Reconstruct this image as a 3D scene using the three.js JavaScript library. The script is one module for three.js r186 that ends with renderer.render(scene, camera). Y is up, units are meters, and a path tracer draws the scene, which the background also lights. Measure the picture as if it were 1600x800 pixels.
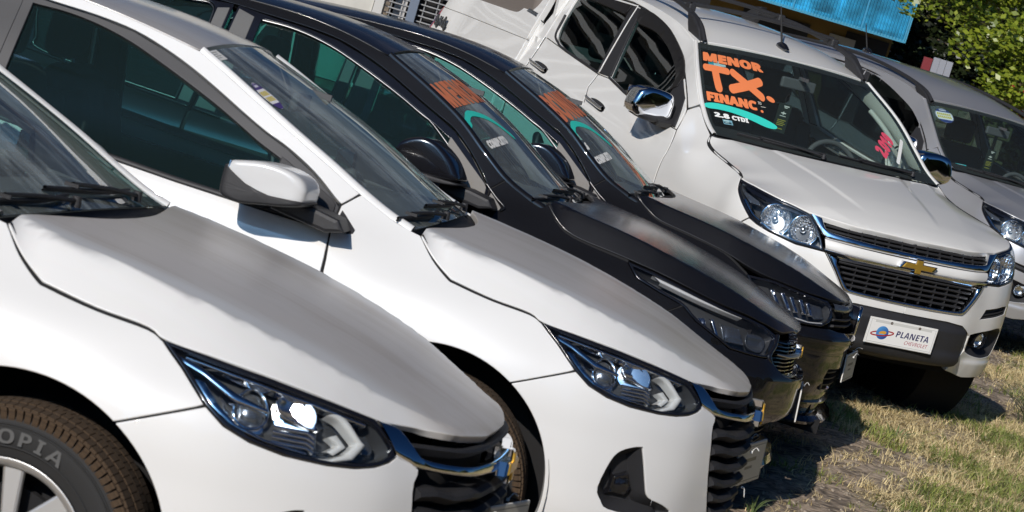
import * as THREE from 'three';
import { mergeGeometries } from 'three/addons/utils/BufferGeometryUtils.js';
import { RoundedBoxGeometry } from 'three/addons/geometries/RoundedBoxGeometry.js';
import { FontLoader } from 'three/addons/loaders/FontLoader.js';
import { TextGeometry } from 'three/addons/geometries/TextGeometry.js';
import { Sky } from 'three/addons/objects/Sky.js';

// ---------------------------------------------------------------- camera, sky, sun, exposure
const scene = new THREE.Scene();
const camera = new THREE.PerspectiveCamera(11.61, 2, 0.1, 1200);
camera.position.set(0, 1.849, 0);
camera.rotation.order = 'YXZ';
camera.rotation.set(-0.11441, 0, 0.29013);
camera.focus = 13.2; camera.userData.fStop = 13;
const SUN_AZ = 18, SUN_EL = 28.5;                                   // where the light travels: degrees right of the view, degrees down
const sunDir = new THREE.Vector3(-Math.sin(SUN_AZ / 57.2958) * Math.cos(SUN_EL / 57.2958), Math.sin(SUN_EL / 57.2958), Math.cos(SUN_AZ / 57.2958) * Math.cos(SUN_EL / 57.2958));
const sky = new Sky(); sky.scale.setScalar(4000); sky.name = 'sky'; sky.userData.kind = 'structure';
const su = sky.material.uniforms;
su.turbidity.value = 5; su.rayleigh.value = 0.75; su.mieCoefficient.value = 0.004; su.mieDirectionalG.value = 0.8;
su.sunPosition.value.copy(sunDir);
if (su.cloudCoverage) { su.cloudCoverage.value = 0.15; su.cloudDensity.value = 0.3; su.cloudScale.value = 0.0002; su.cloudElevation.value = 0.5; }
scene.add(sky); scene.environmentIntensity = 0.14;
const sun = new THREE.DirectionalLight(0xfff6ec, 5.0);
sun.name = 'sun'; sun.position.copy(sunDir).multiplyScalar(40).add(new THREE.Vector3(1, 0, -13)); sun.target.position.set(1, 0, -13);
sun.castShadow = true; sun.shadow.mapSize.set(4096, 4096);
Object.assign(sun.shadow.camera, { left: -18, right: 18, top: 18, bottom: -18, near: 1, far: 110 });
scene.add(sun, sun.target);
const renderer = new THREE.WebGLRenderer({ antialias: true });
renderer.setSize(1024, 512); renderer.toneMapping = THREE.LinearToneMapping; renderer.toneMappingExposure = .77;
renderer.shadowMap.enabled = true;

// ---------------------------------------------------------------- helpers
let seed = 12345; const rnd = () => { seed = (seed * 1664525 + 1013904223) >>> 0; return seed / 4294967296; };
const V3 = (x, y, z) => new THREE.Vector3(x, y, z);
const lerp = (a, b, t) => a + (b - a) * t, clamp = (x, a, b) => x < a ? a : x > b ? b : x;
const sstep = (a, b, x) => { x = clamp((x - a) / (b - a), 0, 1); return x * x * (3 - 2 * x); };
const used = {};
function numbered(name) { const n = used[name] = (used[name] ?? -1) + 1; return n ? `${name}_${String(n).padStart(3, '0')}` : name; }
function thing(name, label, category, [x, y, z] = [0, 0, 0], turn = 0, group) {
  const o = new THREE.Group(); o.name = numbered(name); scene.add(o); o.position.set(x, y, z); o.rotation.y = turn;
  o.userData = { label, category }; if (group) o.userData.group = group; return o;
}
function mesh(name, geo, mat, parent) {
  const g = Array.isArray(geo) ? join(geo) : geo, m = new THREE.Mesh(g, mat); m.name = name; m.castShadow = m.receiveShadow = true; (parent || scene).add(m); return m;
}
function struct(name, geo, mat) { const m = mesh(name, geo, mat); m.userData.kind = 'structure'; return m; }
function join(list) {
  return list.length === 1 ? list[0] : mergeGeometries(list.map(g => {
    g = g.index ? g.toNonIndexed() : g.clone(); for (const k of Object.keys(g.attributes)) if (!['position', 'normal', 'uv'].includes(k)) g.deleteAttribute(k);
    if (!g.attributes.uv) g.setAttribute('uv', new THREE.BufferAttribute(new Float32Array(g.attributes.position.count * 2), 2)); return g;
  }));
}
const bx = (w, h, d, x = 0, y = 0, z = 0, r = 0) => (r ? new RoundedBoxGeometry(w, h, d, 3, r) : new THREE.BoxGeometry(w, h, d)).translate(x, y, z);
const tubePts = (pts, r, seg = 6, n = 0, closed = false) => new THREE.TubeGeometry(new THREE.CatmullRomCurve3(pts.map(p => Array.isArray(p) ? V3(...p) : p), closed, 'centripetal'), n || pts.length * 4, r, seg, closed);
// one-dimensional smooth curve through points
function curve1(xs, ys) {
  const n = xs.length, m = [], d = [];
  for (let i = 0; i < n - 1; i++) d.push((ys[i + 1] - ys[i]) / (xs[i + 1] - xs[i]));
  m[0] = d[0]; m[n - 1] = d[n - 2];
  for (let i = 1; i < n - 1; i++) { const h0 = xs[i] - xs[i - 1], h1 = xs[i + 1] - xs[i]; m[i] = (d[i - 1] * h1 + d[i] * h0) / (h0 + h1); }
  return x => {
    if (x <= xs[0]) return ys[0] + m[0] * (x - xs[0]); if (x >= xs[n - 1]) return ys[n - 1] + m[n - 1] * (x - xs[n - 1]);
    let i = 0; while (x > xs[i + 1]) i++;
    const h = xs[i + 1] - xs[i], t = (x - xs[i]) / h, t2 = t * t, t3 = t2 * t;
    return ys[i] * (2 * t3 - 3 * t2 + 1) + ys[i + 1] * (3 * t2 - 2 * t3) + h * (m[i] * (t3 - 2 * t2 + t) + m[i + 1] * (t3 - t2));
  };
}
// linear-interp table with flat ends
const table = (xs, ys) => x => { if (x <= xs[0]) return ys[0]; for (let i = 1; i < xs.length; i++) if (x <= xs[i]) return lerp(ys[i - 1], ys[i], (x - xs[i - 1]) / (xs[i] - xs[i - 1])); return ys[ys.length - 1]; };
// the flank of a car: a plan curve (stations [x, s, section]) and, per station, the section's inset over height
function sideSkin(ys, st) {
  const ts = [0]; for (let i = 1; i < st.length; i++) ts.push(ts[i - 1] + Math.hypot(st[i][0] - st[i - 1][0], st[i][1] - st[i - 1][1]));
  const X = curve1(ts, st.map(a => a[0])), S = curve1(ts, st.map(a => a[1])), D = st.map(a => curve1(ys, a[2])), n = st.length;
  function d(t, y) {
    let i = 0; while (i < n - 2 && t > ts[i + 1]) i++;
    const T = k => k < 0 ? -ts[1] : k > n - 1 ? 2 * ts[n - 1] - ts[n - 2] : ts[k], W = k => D[k < 0 ? 1 : k > n - 1 ? n - 2 : k](y);
    const p0 = W(i - 1), p1 = W(i), p2 = W(i + 1), p3 = W(i + 2), h = ts[i + 1] - ts[i], h0 = T(i) - T(i - 1), h2 = T(i + 2) - T(i + 1);
    const m1 = ((p1 - p0) / h0 * h + (p2 - p1) / h * h0) / (h + h0), m2 = ((p2 - p1) / h * h2 + (p3 - p2) / h2 * h) / (h + h2);
    const q = clamp((t - ts[i]) / h, 0, 1), q2 = q * q, q3 = q2 * q;
    return p1 * (2 * q3 - 3 * q2 + 1) + p2 * (3 * q2 - 2 * q3) + h * (m1 * (q3 - 2 * q2 + q) + m2 * (q3 - q2));
  }
  const F = (t, y) => {
    const sg = t < 0 ? -1 : 1; t = Math.abs(t);
    const e = 1e-3, dx = X(t + e) - X(Math.max(0, t - e)), ds = S(t + e) - S(Math.max(0, t - e)), l = Math.hypot(dx, ds) || 1;
    let nx = ds / l, ns = -dx / l; if (t < 1e-6) { nx = 1; ns = 0; }
    const o = d(t, y); return [X(t) + nx * o, y, sg * (S(t) + ns * o)];
  };
  F.end = ts[n - 1]; F.len = st[n - 1][0];
  F.out = p => { const cx = clamp(p[0], F.len + 0.9, 0.2); return [p[0] - cx, 0.35 * (p[1] - 0.7), p[2]]; };
  return F;
}
const up = () => [0, 1, 0];
function normalAt(F, u, v, h = 0.003) {
  const a = F(u + h, v), b = F(u - h, v), c = F(u, v + h), d = F(u, v - h);
  const ax = a[0] - b[0], ay = a[1] - b[1], az = a[2] - b[2], cx = c[0] - d[0], cy = c[1] - d[1], cz = c[2] - d[2];
  let nx = ay * cz - az * cy, ny = az * cx - ax * cz, nz = ax * cy - ay * cx, l = Math.hypot(nx, ny, nz) || 1;
  const o = (F.out || up)(F(u, v)); if (nx * o[0] + ny * o[1] + nz * o[2] < 0) l = -l;
  return [nx / l, ny / l, nz / l];
}
// smooth open polyline through points
function sm(pts, n = 4) {
  if (pts.length < 3) return pts;
  const out = [];
  for (let i = 0; i < pts.length - 1; i++) {
    const p0 = pts[i - 1] || [2 * pts[0][0] - pts[1][0], 2 * pts[0][1] - pts[1][1]], p1 = pts[i], p2 = pts[i + 1], p3 = pts[i + 2] || [2 * p2[0] - p1[0], 2 * p2[1] - p1[1]];
    for (let k = 0; k < n; k++) { const t = k / n, f = j => 0.5 * (2 * p1[j] + (p2[j] - p0[j]) * t + (2 * p0[j] - 5 * p1[j] + 4 * p2[j] - p3[j]) * t * t + (3 * p1[j] - p0[j] - 3 * p2[j] + p3[j]) * t * t * t); out.push([f(0), f(1)]); }
  }
  out.push(pts[pts.length - 1]); return out;
}
// a closed outline from segments that share their end points (corners stay sharp, segments are smoothed)
function outline(...segs) {
  const out = [];
  for (const s of segs) for (const p of s) { const q = out[out.length - 1]; if (!q || Math.hypot(p[0] - q[0], p[1] - q[1]) > 1e-4) out.push(p); }
  const a = out[0], b = out[out.length - 1]; if (Math.hypot(a[0] - b[0], a[1] - b[1]) < 1e-4) out.pop();
  return out;
}
const mir = pts => pts.map(([u, v]) => [-u, v]).reverse();
const arcUV = (cx, cy, r, a0, a1, n = 24) => Array.from({ length: n + 1 }, (_, i) => { const a = lerp(a0, a1, i / n) / 57.2958; return [cx + r * Math.cos(a), cy + r * Math.sin(a)]; });
const areaOf = p => { let s = 0; for (let i = 0; i < p.length; i++) { const a = p[i], b = p[(i + 1) % p.length]; s += a[0] * b[1] - b[0] * a[1]; } return s / 2; };
function resample(poly, step) {
  const out = [];
  for (let i = 0; i < poly.length; i++) { const a = poly[i], b = poly[(i + 1) % poly.length], n = Math.max(1, Math.ceil(Math.hypot(b[0] - a[0], b[1] - a[1]) / step)); for (let k = 0; k < n; k++) out.push([lerp(a[0], b[0], k / n), lerp(a[1], b[1], k / n)]); }
  return out;
}
function along(pts, n) { // n points evenly spaced on an open polyline
  const L = [0]; for (let i = 1; i < pts.length; i++) L.push(L[i - 1] + Math.hypot(pts[i][0] - pts[i - 1][0], pts[i][1] - pts[i - 1][1]));
  const out = []; let i = 1;
  for (let k = 0; k < n; k++) { const d = L[L.length - 1] * k / (n - 1); while (i < pts.length - 1 && L[i] < d) i++; const t = (d - L[i - 1]) / (L[i] - L[i - 1] || 1); out.push([lerp(pts[i - 1][0], pts[i][0], t), lerp(pts[i - 1][1], pts[i][1], t)]); }
  return out;
}
function inset(poly, g) {
  if (!g) return poly; const s = areaOf(poly) > 0 ? 1 : -1, n = poly.length;
  return poly.map((p, i) => {
    const a = poly[(i + n - 1) % n], b = poly[(i + 1) % n];
    let x1 = p[0] - a[0], y1 = p[1] - a[1], x2 = b[0] - p[0], y2 = b[1] - p[1]; const l1 = Math.hypot(x1, y1) || 1, l2 = Math.hypot(x2, y2) || 1; x1 /= l1; y1 /= l1; x2 /= l2; y2 /= l2;
    let nx = -(y1 + y2), ny = x1 + x2; const l = Math.hypot(nx, ny) || 1; nx /= l; ny /= l;
    const k = g / Math.max(0.4, nx * -y1 + ny * x1); return [p[0] + nx * k * s, p[1] + ny * k * s];
  });
}
function clipHalf(poly, ax, lim, keepLess) {
  const out = [], n = poly.length; let moved = false;
  for (let i = 0; i < n; i++) {
    const a = poly[i], b = poly[(i + 1) % n], ia = keepLess ? a[ax] <= lim : a[ax] >= lim, ib = keepLess ? b[ax] <= lim : b[ax] >= lim;
    if (ia) out.push(a); else moved = true;
    if (ia !== ib) { const t = (lim - a[ax]) / (b[ax] - a[ax]), p = [lerp(a[0], b[0], t), lerp(a[1], b[1], t)]; p[ax] = lim; out.push(p); }
  }
  return out;
}
// a sheet of bodywork: the outline is laid on a skin, follows its curvature and is rolled inward round its edge
function panel(F, poly, o = {}) {
  const { cell = 0.03, off = 0, depth = 0.012, r = 0.003, gap = 0.002, rim = true, bulge = 0, bw = 0.02, offFn, holes = [], uvs } = o;
  const [cu, cv] = Array.isArray(cell) ? cell : [cell, cell], step = o.step || Math.min(cu, cv) * 0.6;
  let P = resample(inset(poly, rim ? gap + r : gap), step); if (areaOf(P) < 0) P.reverse();
  const rings = [P];
  for (const h of holes) { let H = resample(inset(h, rim ? -gap - r : -gap), step); if (areaOf(H) > 0) H.reverse(); rings.push(H); }
  let K = P; // key-holed outline
  for (let i = 1; i < rings.length; i++) {
    const H = rings[i]; let bi = 0, bj = 0, bd = 1e9;
    for (let a = 0; a < K.length; a++) for (let b = 0; b < H.length; b++) { const d = (K[a][0] - H[b][0]) ** 2 + (K[a][1] - H[b][1]) ** 2; if (d < bd) { bd = d; bi = a; bj = b; } }
    K = [...K.slice(0, bi + 1), ...H.slice(bj), ...H.slice(0, bj + 1), ...K.slice(bi)];
  }
  const edges = []; if (bulge) for (const R of rings) for (let i = 0; i < R.length; i++) edges.push([R[i], R[(i + 1) % R.length]]);
  const dist = (u, v) => { let m = 1e9; for (const [a, b] of edges) { const x = b[0] - a[0], y = b[1] - a[1], t = clamp(((u - a[0]) * x + (v - a[1]) * y) / (x * x + y * y || 1), 0, 1), d = (u - a[0] - x * t) ** 2 + (v - a[1] - y * t) ** 2; if (d < m) m = d; } return Math.sqrt(m); };
  const G = (bulge || offFn) ? ((u, v) => { const p = F(u, v), n = normalAt(F, u, v); let h = off; if (offFn) h += offFn(u, v); if (bulge) { const q = clamp(dist(u, v) / bw, 0, 1); h += bulge * Math.sqrt(1 - (1 - q) * (1 - q)); } return [p[0] + n[0] * h, p[1] + n[1] * h, p[2] + n[2] * h]; }) : null;
  if (G) G.out = F.out;
  const pos = [], nor = [], uv = [], idx = [], map = new Map();
  const vert = (u, v) => {
    const key = Math.round(u * 2e5) + '_' + Math.round(v * 2e5); let i = map.get(key); if (i !== undefined) return i;
    let p, n; if (G) { p = G(u, v); n = normalAt(G, u, v, 0.002); } else { const q = F(u, v); n = normalAt(F, u, v); p = [q[0] + n[0] * off, q[1] + n[1] * off, q[2] + n[2] * off]; }
    i = pos.length / 3; pos.push(...p); nor.push(...n); uv.push(...(uvs ? uvs(u, v) : [u, v])); map.set(key, i); return i;
  };
  let u0 = 1e9, u1 = -1e9, v0 = 1e9, v1 = -1e9; for (const [a, b] of P) { u0 = Math.min(u0, a); u1 = Math.max(u1, a); v0 = Math.min(v0, b); v1 = Math.max(v1, b); }
  const tri = (a, b, c) => {
    if (a === b || b === c || a === c) return;
    const A = a * 3, B = b * 3, C = c * 3, x1 = pos[B] - pos[A], y1 = pos[B + 1] - pos[A + 1], z1 = pos[B + 2] - pos[A + 2], x2 = pos[C] - pos[A], y2 = pos[C + 1] - pos[A + 1], z2 = pos[C + 2] - pos[A + 2];
    const d = (y1 * z2 - z1 * y2) * nor[A] + (z1 * x2 - x1 * z2) * nor[A + 1] + (x1 * y2 - y1 * x2) * nor[A + 2]; d >= 0 ? idx.push(a, b, c) : idx.push(a, c, b);
  };
  const nu = Math.max(1, Math.ceil((u1 - u0) / cu)), nv = Math.max(1, Math.ceil((v1 - v0) / cv));
  for (let i = 0; i < nu; i++) {
    const a = lerp(u0, u1, i / nu), b = lerp(u0, u1, (i + 1) / nu);
    let col = K; if (i > 0) col = clipHalf(col, 0, a, false); if (i < nu - 1) col = clipHalf(col, 0, b, true); if (col.length < 3) continue;
    for (let j = 0; j < nv; j++) {
      const c = lerp(v0, v1, j / nv), d = lerp(v0, v1, (j + 1) / nv);
      let q = col; if (j > 0) q = clipHalf(q, 1, c, false); if (j < nv - 1) q = clipHalf(q, 1, d, true); if (q.length < 3 || Math.abs(areaOf(q)) < 1e-9) continue;
      const clean = q.filter((p, k) => { const z = q[(k + 1) % q.length]; return Math.abs(p[0] - z[0]) + Math.abs(p[1] - z[1]) > 1e-7; }); if (clean.length < 3) continue;
      if (clean.length === 4) { const w = clean.map(p => vert(p[0], p[1])); tri(w[0], w[1], w[2]); tri(w[0], w[2], w[3]); continue; }
      const fl = clean.map(p => new THREE.Vector2(p[0], p[1])), w = clean.map(p => vert(p[0], p[1]));
      for (const t of THREE.ShapeUtils.triangulateShape(fl, [])) tri(w[t[0]], w[t[1]], w[t[2]]);
    }
  }
  if (rim) for (const R of rings) {
    const n = R.length, base = pos.length / 3, prof = [[0, 0, 1, 0], [0.3, -0.1, 0.9, 0.45], [0.75, -0.4, 0.6, 0.8], [1, -1, 0, 1], [1, -depth / r, 0, 1]];
    for (let i = 0; i < n; i++) {
      const p = R[i], a = R[(i + n - 1) % n], b = R[(i + 1) % n], tx = b[0] - a[0], ty = b[1] - a[1], l = Math.hypot(tx, ty) || 1, ox = ty / l, oy = -tx / l;
      const k = vert(p[0], p[1]), N = nor.slice(k * 3, k * 3 + 3), q0 = F(p[0] + ox * 2e-3, p[1] + oy * 2e-3), q1 = F(p[0] - ox * 2e-3, p[1] - oy * 2e-3);
      let T = [q0[0] - q1[0], q0[1] - q1[1], q0[2] - q1[2]]; const dn = T[0] * N[0] + T[1] * N[1] + T[2] * N[2]; T = T.map((v, j) => v - dn * N[j]); const tl = Math.hypot(...T) || 1; T = T.map(v => v / tl);
      for (const [e, h, wn, wt] of prof) { for (let j = 0; j < 3; j++) { pos.push(pos[k * 3 + j] + T[j] * e * r + N[j] * h * r); } for (let j = 0; j < 3; j++) nor.push(N[j] * wn + T[j] * wt); uv.push(uv[k * 2], uv[k * 2 + 1]); }
    }
    const m = prof.length; for (let i = 0; i < n; i++) for (let j = 0; j < m - 1; j++) { const a = base + i * m + j, b = base + ((i + 1) % n) * m + j; tri(a, b, b + 1); tri(a, b + 1, a + 1); }
  }
  return geoOf(pos, nor, uv, idx);
}
function geoOf(pos, nor, uv, idx) {
  const g = new THREE.BufferGeometry(); g.setAttribute('position', new THREE.Float32BufferAttribute(pos, 3)); if (nor) g.setAttribute('normal', new THREE.Float32BufferAttribute(nor, 3));
  g.setAttribute('uv', new THREE.Float32BufferAttribute(uv, 2)); g.setIndex(idx); if (!nor) g.computeVertexNormals(); return g;
}
// a band between two lines on a skin, with a height profile across it
function strip(F, A, B, prof, n = 40, close = false) {
  const a = along(A, n), b = along(B, n), m = prof.length, pos = [], uv = [], idx = [];
  for (let i = 0; i < n; i++) for (const [w, h] of prof) { const u = lerp(a[i][0], b[i][0], w), v = lerp(a[i][1], b[i][1], w), p = F(u, v), N = normalAt(F, u, v); pos.push(p[0] + N[0] * h, p[1] + N[1] * h, p[2] + N[2] * h); uv.push(u, v); }
  for (let i = 0; i < n - 1; i++) for (let j = 0; j < m - 1; j++) { const k = i * m + j; idx.push(k, k + 1, k + m + 1, k, k + m + 1, k + m); }
  const g = geoOf(pos, null, uv, idx), c = F(a[n >> 1][0], a[n >> 1][1]), N = normalAt(F, a[n >> 1][0], a[n >> 1][1]), q = ((n >> 1) * m + (m >> 1)) * 3, na = g.attributes.normal.array;
  if (na[q] * N[0] + na[q + 1] * N[1] + na[q + 2] * N[2] < 0) { const ix = g.index.array; for (let i = 0; i < ix.length; i += 3) { const t = ix[i + 1]; ix[i + 1] = ix[i + 2]; ix[i + 2] = t; } g.computeVertexNormals(); }
  return g;
}
const ROUND = (h, d = 0.01) => [[0, -d], [0.0, 0], [0.06, h * 0.55], [0.2, h * 0.85], [0.5, h], [0.8, h * 0.85], [0.94, h * 0.55], [1, 0], [1, -d]];
const lift = (F, pts, off) => pts.map(([u, v]) => { const p = F(u, v), n = normalAt(F, u, v); return V3(p[0] + n[0] * off, p[1] + n[1] * off, p[2] + n[2] * off); });
const lineOn = (F, pts, rad, off, n = 0) => new THREE.TubeGeometry(new THREE.CatmullRomCurve3(lift(F, pts, off), false, 'centripetal'), n || pts.length * 4, rad, 6);
function mirrorZ(g) {
  const m = g.clone(), p = m.attributes.position, n = m.attributes.normal;
  for (let i = 0; i < p.count; i++) { p.setZ(i, -p.getZ(i)); n.setZ(i, -n.getZ(i)); }
  if (m.index) { const ix = m.index.array; for (let i = 0; i < ix.length; i += 3) { const t = ix[i + 1]; ix[i + 1] = ix[i + 2]; ix[i + 2] = t; } }
  else for (const a of Object.values(m.attributes)) { const s = a.itemSize, A = a.array; for (let i = 0; i < a.count; i += 3) for (let k = 0; k < s; k++) { const x = A[(i + 1) * s + k]; A[(i + 1) * s + k] = A[(i + 2) * s + k]; A[(i + 2) * s + k] = x; } }
  return m;
}
function both(name, geo, mat, parent) { const g = Array.isArray(geo) ? join(geo) : geo; return [mesh(name, g, mat, parent), mesh(name, mirrorZ(g), mat, parent)]; }
// prism along z from an (x, y) outline, edges bevelled
function prism(pts, z0, z1, bev = 0.004, holes) {
  const s = new THREE.Shape(pts.map(p => new THREE.Vector2(p[0], p[1]))); if (holes) for (const h of holes) s.holes.push(new THREE.Path(h.map(p => new THREE.Vector2(p[0], p[1]))));
  return new THREE.ExtrudeGeometry(s, { depth: z1 - z0 - 2 * bev, bevelEnabled: bev > 0, bevelThickness: bev, bevelSize: bev, bevelOffset: -bev, bevelSegments: 2, curveSegments: 10 }).translate(0, 0, z0 + bev);
}
// a rounded lump with the side outline pts (x, y) between s0 and s1 (mirror housings)
function lump(pts, s0, s1, pow = 2.6, slices = 12, shift = 0) {
  const n = pts.length, cx = pts.reduce((a, p) => a + p[0], 0) / n, cy = pts.reduce((a, p) => a + p[1], 0) / n, pos = [], uv = [], idx = [];
  for (let k = 0; k <= slices; k++) { const q = -Math.cos(Math.PI * k / slices), f = Math.pow(Math.max(0, 1 - Math.pow(Math.abs(q), pow)), 1 / pow); for (const p of pts) { pos.push(cx + (p[0] - cx) * f + shift * (q + 1) / 2, cy + (p[1] - cy) * f, lerp(s0, s1, (q + 1) / 2)); uv.push(p[0], p[1]); } }
  const s = areaOf(pts) > 0;
  for (let k = 0; k < slices; k++) for (let i = 0; i < n; i++) { const a = k * n + i, b = k * n + (i + 1) % n; s ? idx.push(a, b, b + n, a, b + n, a + n) : idx.push(a, b + n, b, a, a + n, b + n); }
  return geoOf(pos, null, uv, idx);
}
// ---------------------------------------------------------------- textures and materials
function noise2(n, sd) { // tileable value noise on an n x n lattice
  let s = sd; const g = new Float32Array(n * n); for (let i = 0; i < n * n; i++) { s = (s * 1664525 + 1013904223) >>> 0; g[i] = s / 4294967296; }
  return (x, y) => { const xi = Math.floor(x), yi = Math.floor(y), fx = x - xi, fy = y - yi, u = fx * fx * (3 - 2 * fx), v = fy * fy * (3 - 2 * fy), m = k => ((k % n) + n) % n; const a = g[m(yi) * n + m(xi)], b = g[m(yi) * n + m(xi + 1)], c = g[m(yi + 1) * n + m(xi)], d = g[m(yi + 1) * n + m(xi + 1)]; return lerp(lerp(a, b, u), lerp(c, d, u), v); };
}
function fbm(nx, ny, sd, oct = 4) { const ns = Array.from({ length: oct }, (_, i) => noise2(256, sd + i * 77)); return (u, v) => { let s = 0, a = 0.5, k = 1, t = 0; for (let i = 0; i < oct; i++) { s += a * ns[i](u * nx * k, v * ny * k); t += a; a *= 0.5; k *= 2; } return s / t; }; }
function tex(w, h, f, srgb = true) {
  const d = new Uint8Array(w * h * 4);
  for (let j = 0; j < h; j++) for (let i = 0; i < w; i++) { const c = f(i / w, j / h), k = (j * w + i) * 4; d[k] = clamp(c[0], 0, 1) * 255; d[k + 1] = clamp(c[1], 0, 1) * 255; d[k + 2] = clamp(c[2], 0, 1) * 255; d[k + 3] = c[3] === undefined ? 255 : clamp(c[3], 0, 1) * 255; }
  const t = new THREE.DataTexture(d, w, h); t.wrapS = t.wrapT = THREE.RepeatWrapping; t.magFilter = THREE.LinearFilter; t.minFilter = THREE.LinearMipmapLinearFilter; t.generateMipmaps = true; if (srgb) t.colorSpace = THREE.SRGBColorSpace; t.needsUpdate = true; return t;
}
const rep = (t, x, y) => { const c = t.clone(); c.repeat.set(x, y); c.needsUpdate = true; return c; };
const lin = (r, g, b) => new THREE.Color().setRGB(r, g, b);
const std = (c, rough, o = {}) => new THREE.MeshStandardMaterial({ color: c, roughness: rough, side: THREE.DoubleSide, ...o });
const phys = (c, rough, o = {}) => new THREE.MeshPhysicalMaterial({ color: c, roughness: rough, side: THREE.DoubleSide, ...o });
// wiped dust: soft streaks along the car with spots and a few runs
const fS = fbm(3, 60, 11, 4), fL = fbm(2, 9, 23, 3), fP = fbm(40, 40, 31, 3), fB = fbm(3, 3, 41, 4);
const dustAmount = (u, v) => clamp(0.9 * (fL(u, v) - 0.38) + 0.75 * (fS(u, v) - 0.42) + 0.35 * (fP(u, v) - 0.55), 0, 1);
const dustOnWhite = tex(512, 512, (u, v) => { const d = clamp(0.35 + 0.6 * dustAmount(u, v), 0, 0.85); return [lerp(0.85, 0.70, d), lerp(0.85, 0.67, d), lerp(0.842, 0.635, d)]; });
const hoodDustShade = (a, b) => tex(1024, 512, (u, v) => { // one bonnet: x from -0.4 to 1.0, s from -0.8 to 0.8; wiped dust in long strokes, plus painted grey for the flat top's dimmer light
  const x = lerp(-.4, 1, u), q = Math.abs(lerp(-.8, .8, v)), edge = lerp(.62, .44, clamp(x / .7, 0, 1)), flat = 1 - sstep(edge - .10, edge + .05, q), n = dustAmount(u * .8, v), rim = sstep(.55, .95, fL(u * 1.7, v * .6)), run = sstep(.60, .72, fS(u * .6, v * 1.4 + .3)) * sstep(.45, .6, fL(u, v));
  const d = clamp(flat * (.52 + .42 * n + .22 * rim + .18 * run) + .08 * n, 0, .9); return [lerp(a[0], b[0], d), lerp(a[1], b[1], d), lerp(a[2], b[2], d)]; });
const hoodDustShadeWhite = hoodDustShade([.88, .88, .872], [.735, .695, .65]), hoodDustBlack = hoodDustShade([.05, .05, .062], [.33, .30, .28]);  // white also carries the painted top shade; black is dust alone
const dustOnBlack = tex(512, 512, (u, v) => { const d = clamp(0.10 + 1.25 * dustAmount(u, v), 0, 0.9); return [lerp(0.05, 0.42, d), lerp(0.05, 0.385, d), lerp(0.055, 0.36, d)]; });
const dustRough = tex(512, 512, (u, v) => { const d = 0.25 + 0.6 * dustAmount(u, v); return [d, d, d]; }, false);
const grain = tex(256, 256, (u, v) => { const q = fbmGrain(u, v); return [q, q, q]; }, false);
function fbmGrain(u, v) { return fP(u * 3 % 1, v * 3 % 1); }
const waveN = fbm(7, 5, 55, 2); const waveT = tex(256, 256, (u, v) => { const q = waveN(u, v); return [q, q, q]; }, false);
const M = {};
M.white = phys(lin(0.74, 0.74, 0.725), 0.42, { clearcoat: 1, clearcoatRoughness: 0.03, map: null });
M.whiteTop = phys(0xffffff, 0.45, { clearcoat: 1, clearcoatRoughness: 0.12, map: rep(dustOnWhite, 0.6, 0.6) });
M.whiteHood = phys(0xffffff, 0.5, { clearcoat: 0.75, clearcoatRoughness: 0.26, map: hoodDustShadeWhite });
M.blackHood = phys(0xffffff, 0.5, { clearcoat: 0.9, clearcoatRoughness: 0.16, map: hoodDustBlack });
M.cream = phys(lin(0.74, 0.73, 0.695), 0.42, { clearcoat: 1, clearcoatRoughness: 0.03 });
M.creamTop = phys(lin(0.74, 0.73, 0.695), 0.45, { clearcoat: 0.9, clearcoatRoughness: 0.07 });
M.silver = phys(lin(0.50, 0.50, 0.51), 0.38, { metalness: 0.55, clearcoat: 1, clearcoatRoughness: 0.04 });
M.black = phys(lin(0.007, 0.007, 0.008), 0.5, { clearcoat: 1, clearcoatRoughness: 0.03, specularIntensity: 0.15 });
M.blackTop = phys(0xffffff, 0.5, { clearcoat: 0.8, clearcoatRoughness: 0.12, map: rep(dustOnBlack, 0.7, 0.7) });
M.plastic = std(lin(0.022, 0.022, 0.024), 0.55, { bumpMap: rep(grain, 8, 8), bumpScale: 0.0004 });
M.gloss = phys(lin(0.008, 0.008, 0.01), 0.15, { clearcoat: 1 });
M.greyPlastic = std(lin(0.20, 0.19, 0.175), 0.75, { bumpMap: rep(grain, 8, 8), bumpScale: 0.0006 });
M.pillar = std(lin(0.045, 0.045, 0.047), 0.5);
M.dark = std(lin(0.008, 0.008, 0.009), 0.9);
M.rubber = std(lin(0.018, 0.018, 0.018), 0.8);
M.chrome = std(lin(0.85, 0.86, 0.88), 0.06, { metalness: 1 });
M.satin = std(lin(0.62, 0.62, 0.62), 0.28, { metalness: 1 });
M.gold = std(lin(0.78, 0.47, 0.07), 0.28, { metalness: 0.75 });
const hazeT = tex(512, 512, (u, v) => { const d = .53 + .40 * clamp(1 - 1.5 * dustAmount(v, u) - .25 * (fB(u, v) - .35), 0, 1); return [d, d, d]; }, false);
M.glass = phys(lin(0.80, 0.90, 0.88), 0, { transmission: 1, thickness: 0, ior: 1.5, transmissionMap: rep(hazeT, .5, .5), specularIntensity: .9 });
M.clearGlass = phys(lin(0.78, 0.88, 0.86), 0, { transmission: .985, thickness: 0, ior: 1.5, specularIntensity: .55 });
M.sideGlass = phys(lin(0.36, 0.66, 0.63), 0, { transmission: .982, thickness: 0, ior: 1.5, specularIntensity: .55, bumpMap: rep(waveT, 0.9, 0.9), bumpScale: 0.006 });
M.truckGlass = phys(lin(0.16, 0.24, 0.24), 0, { transmission: 1, thickness: 0, ior: 1.55, bumpMap: rep(waveT, 0.45, 0.45), bumpScale: 0.0007 });
M.pillarGrey = std(lin(0.10, 0.10, 0.098), 0.6);
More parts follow.
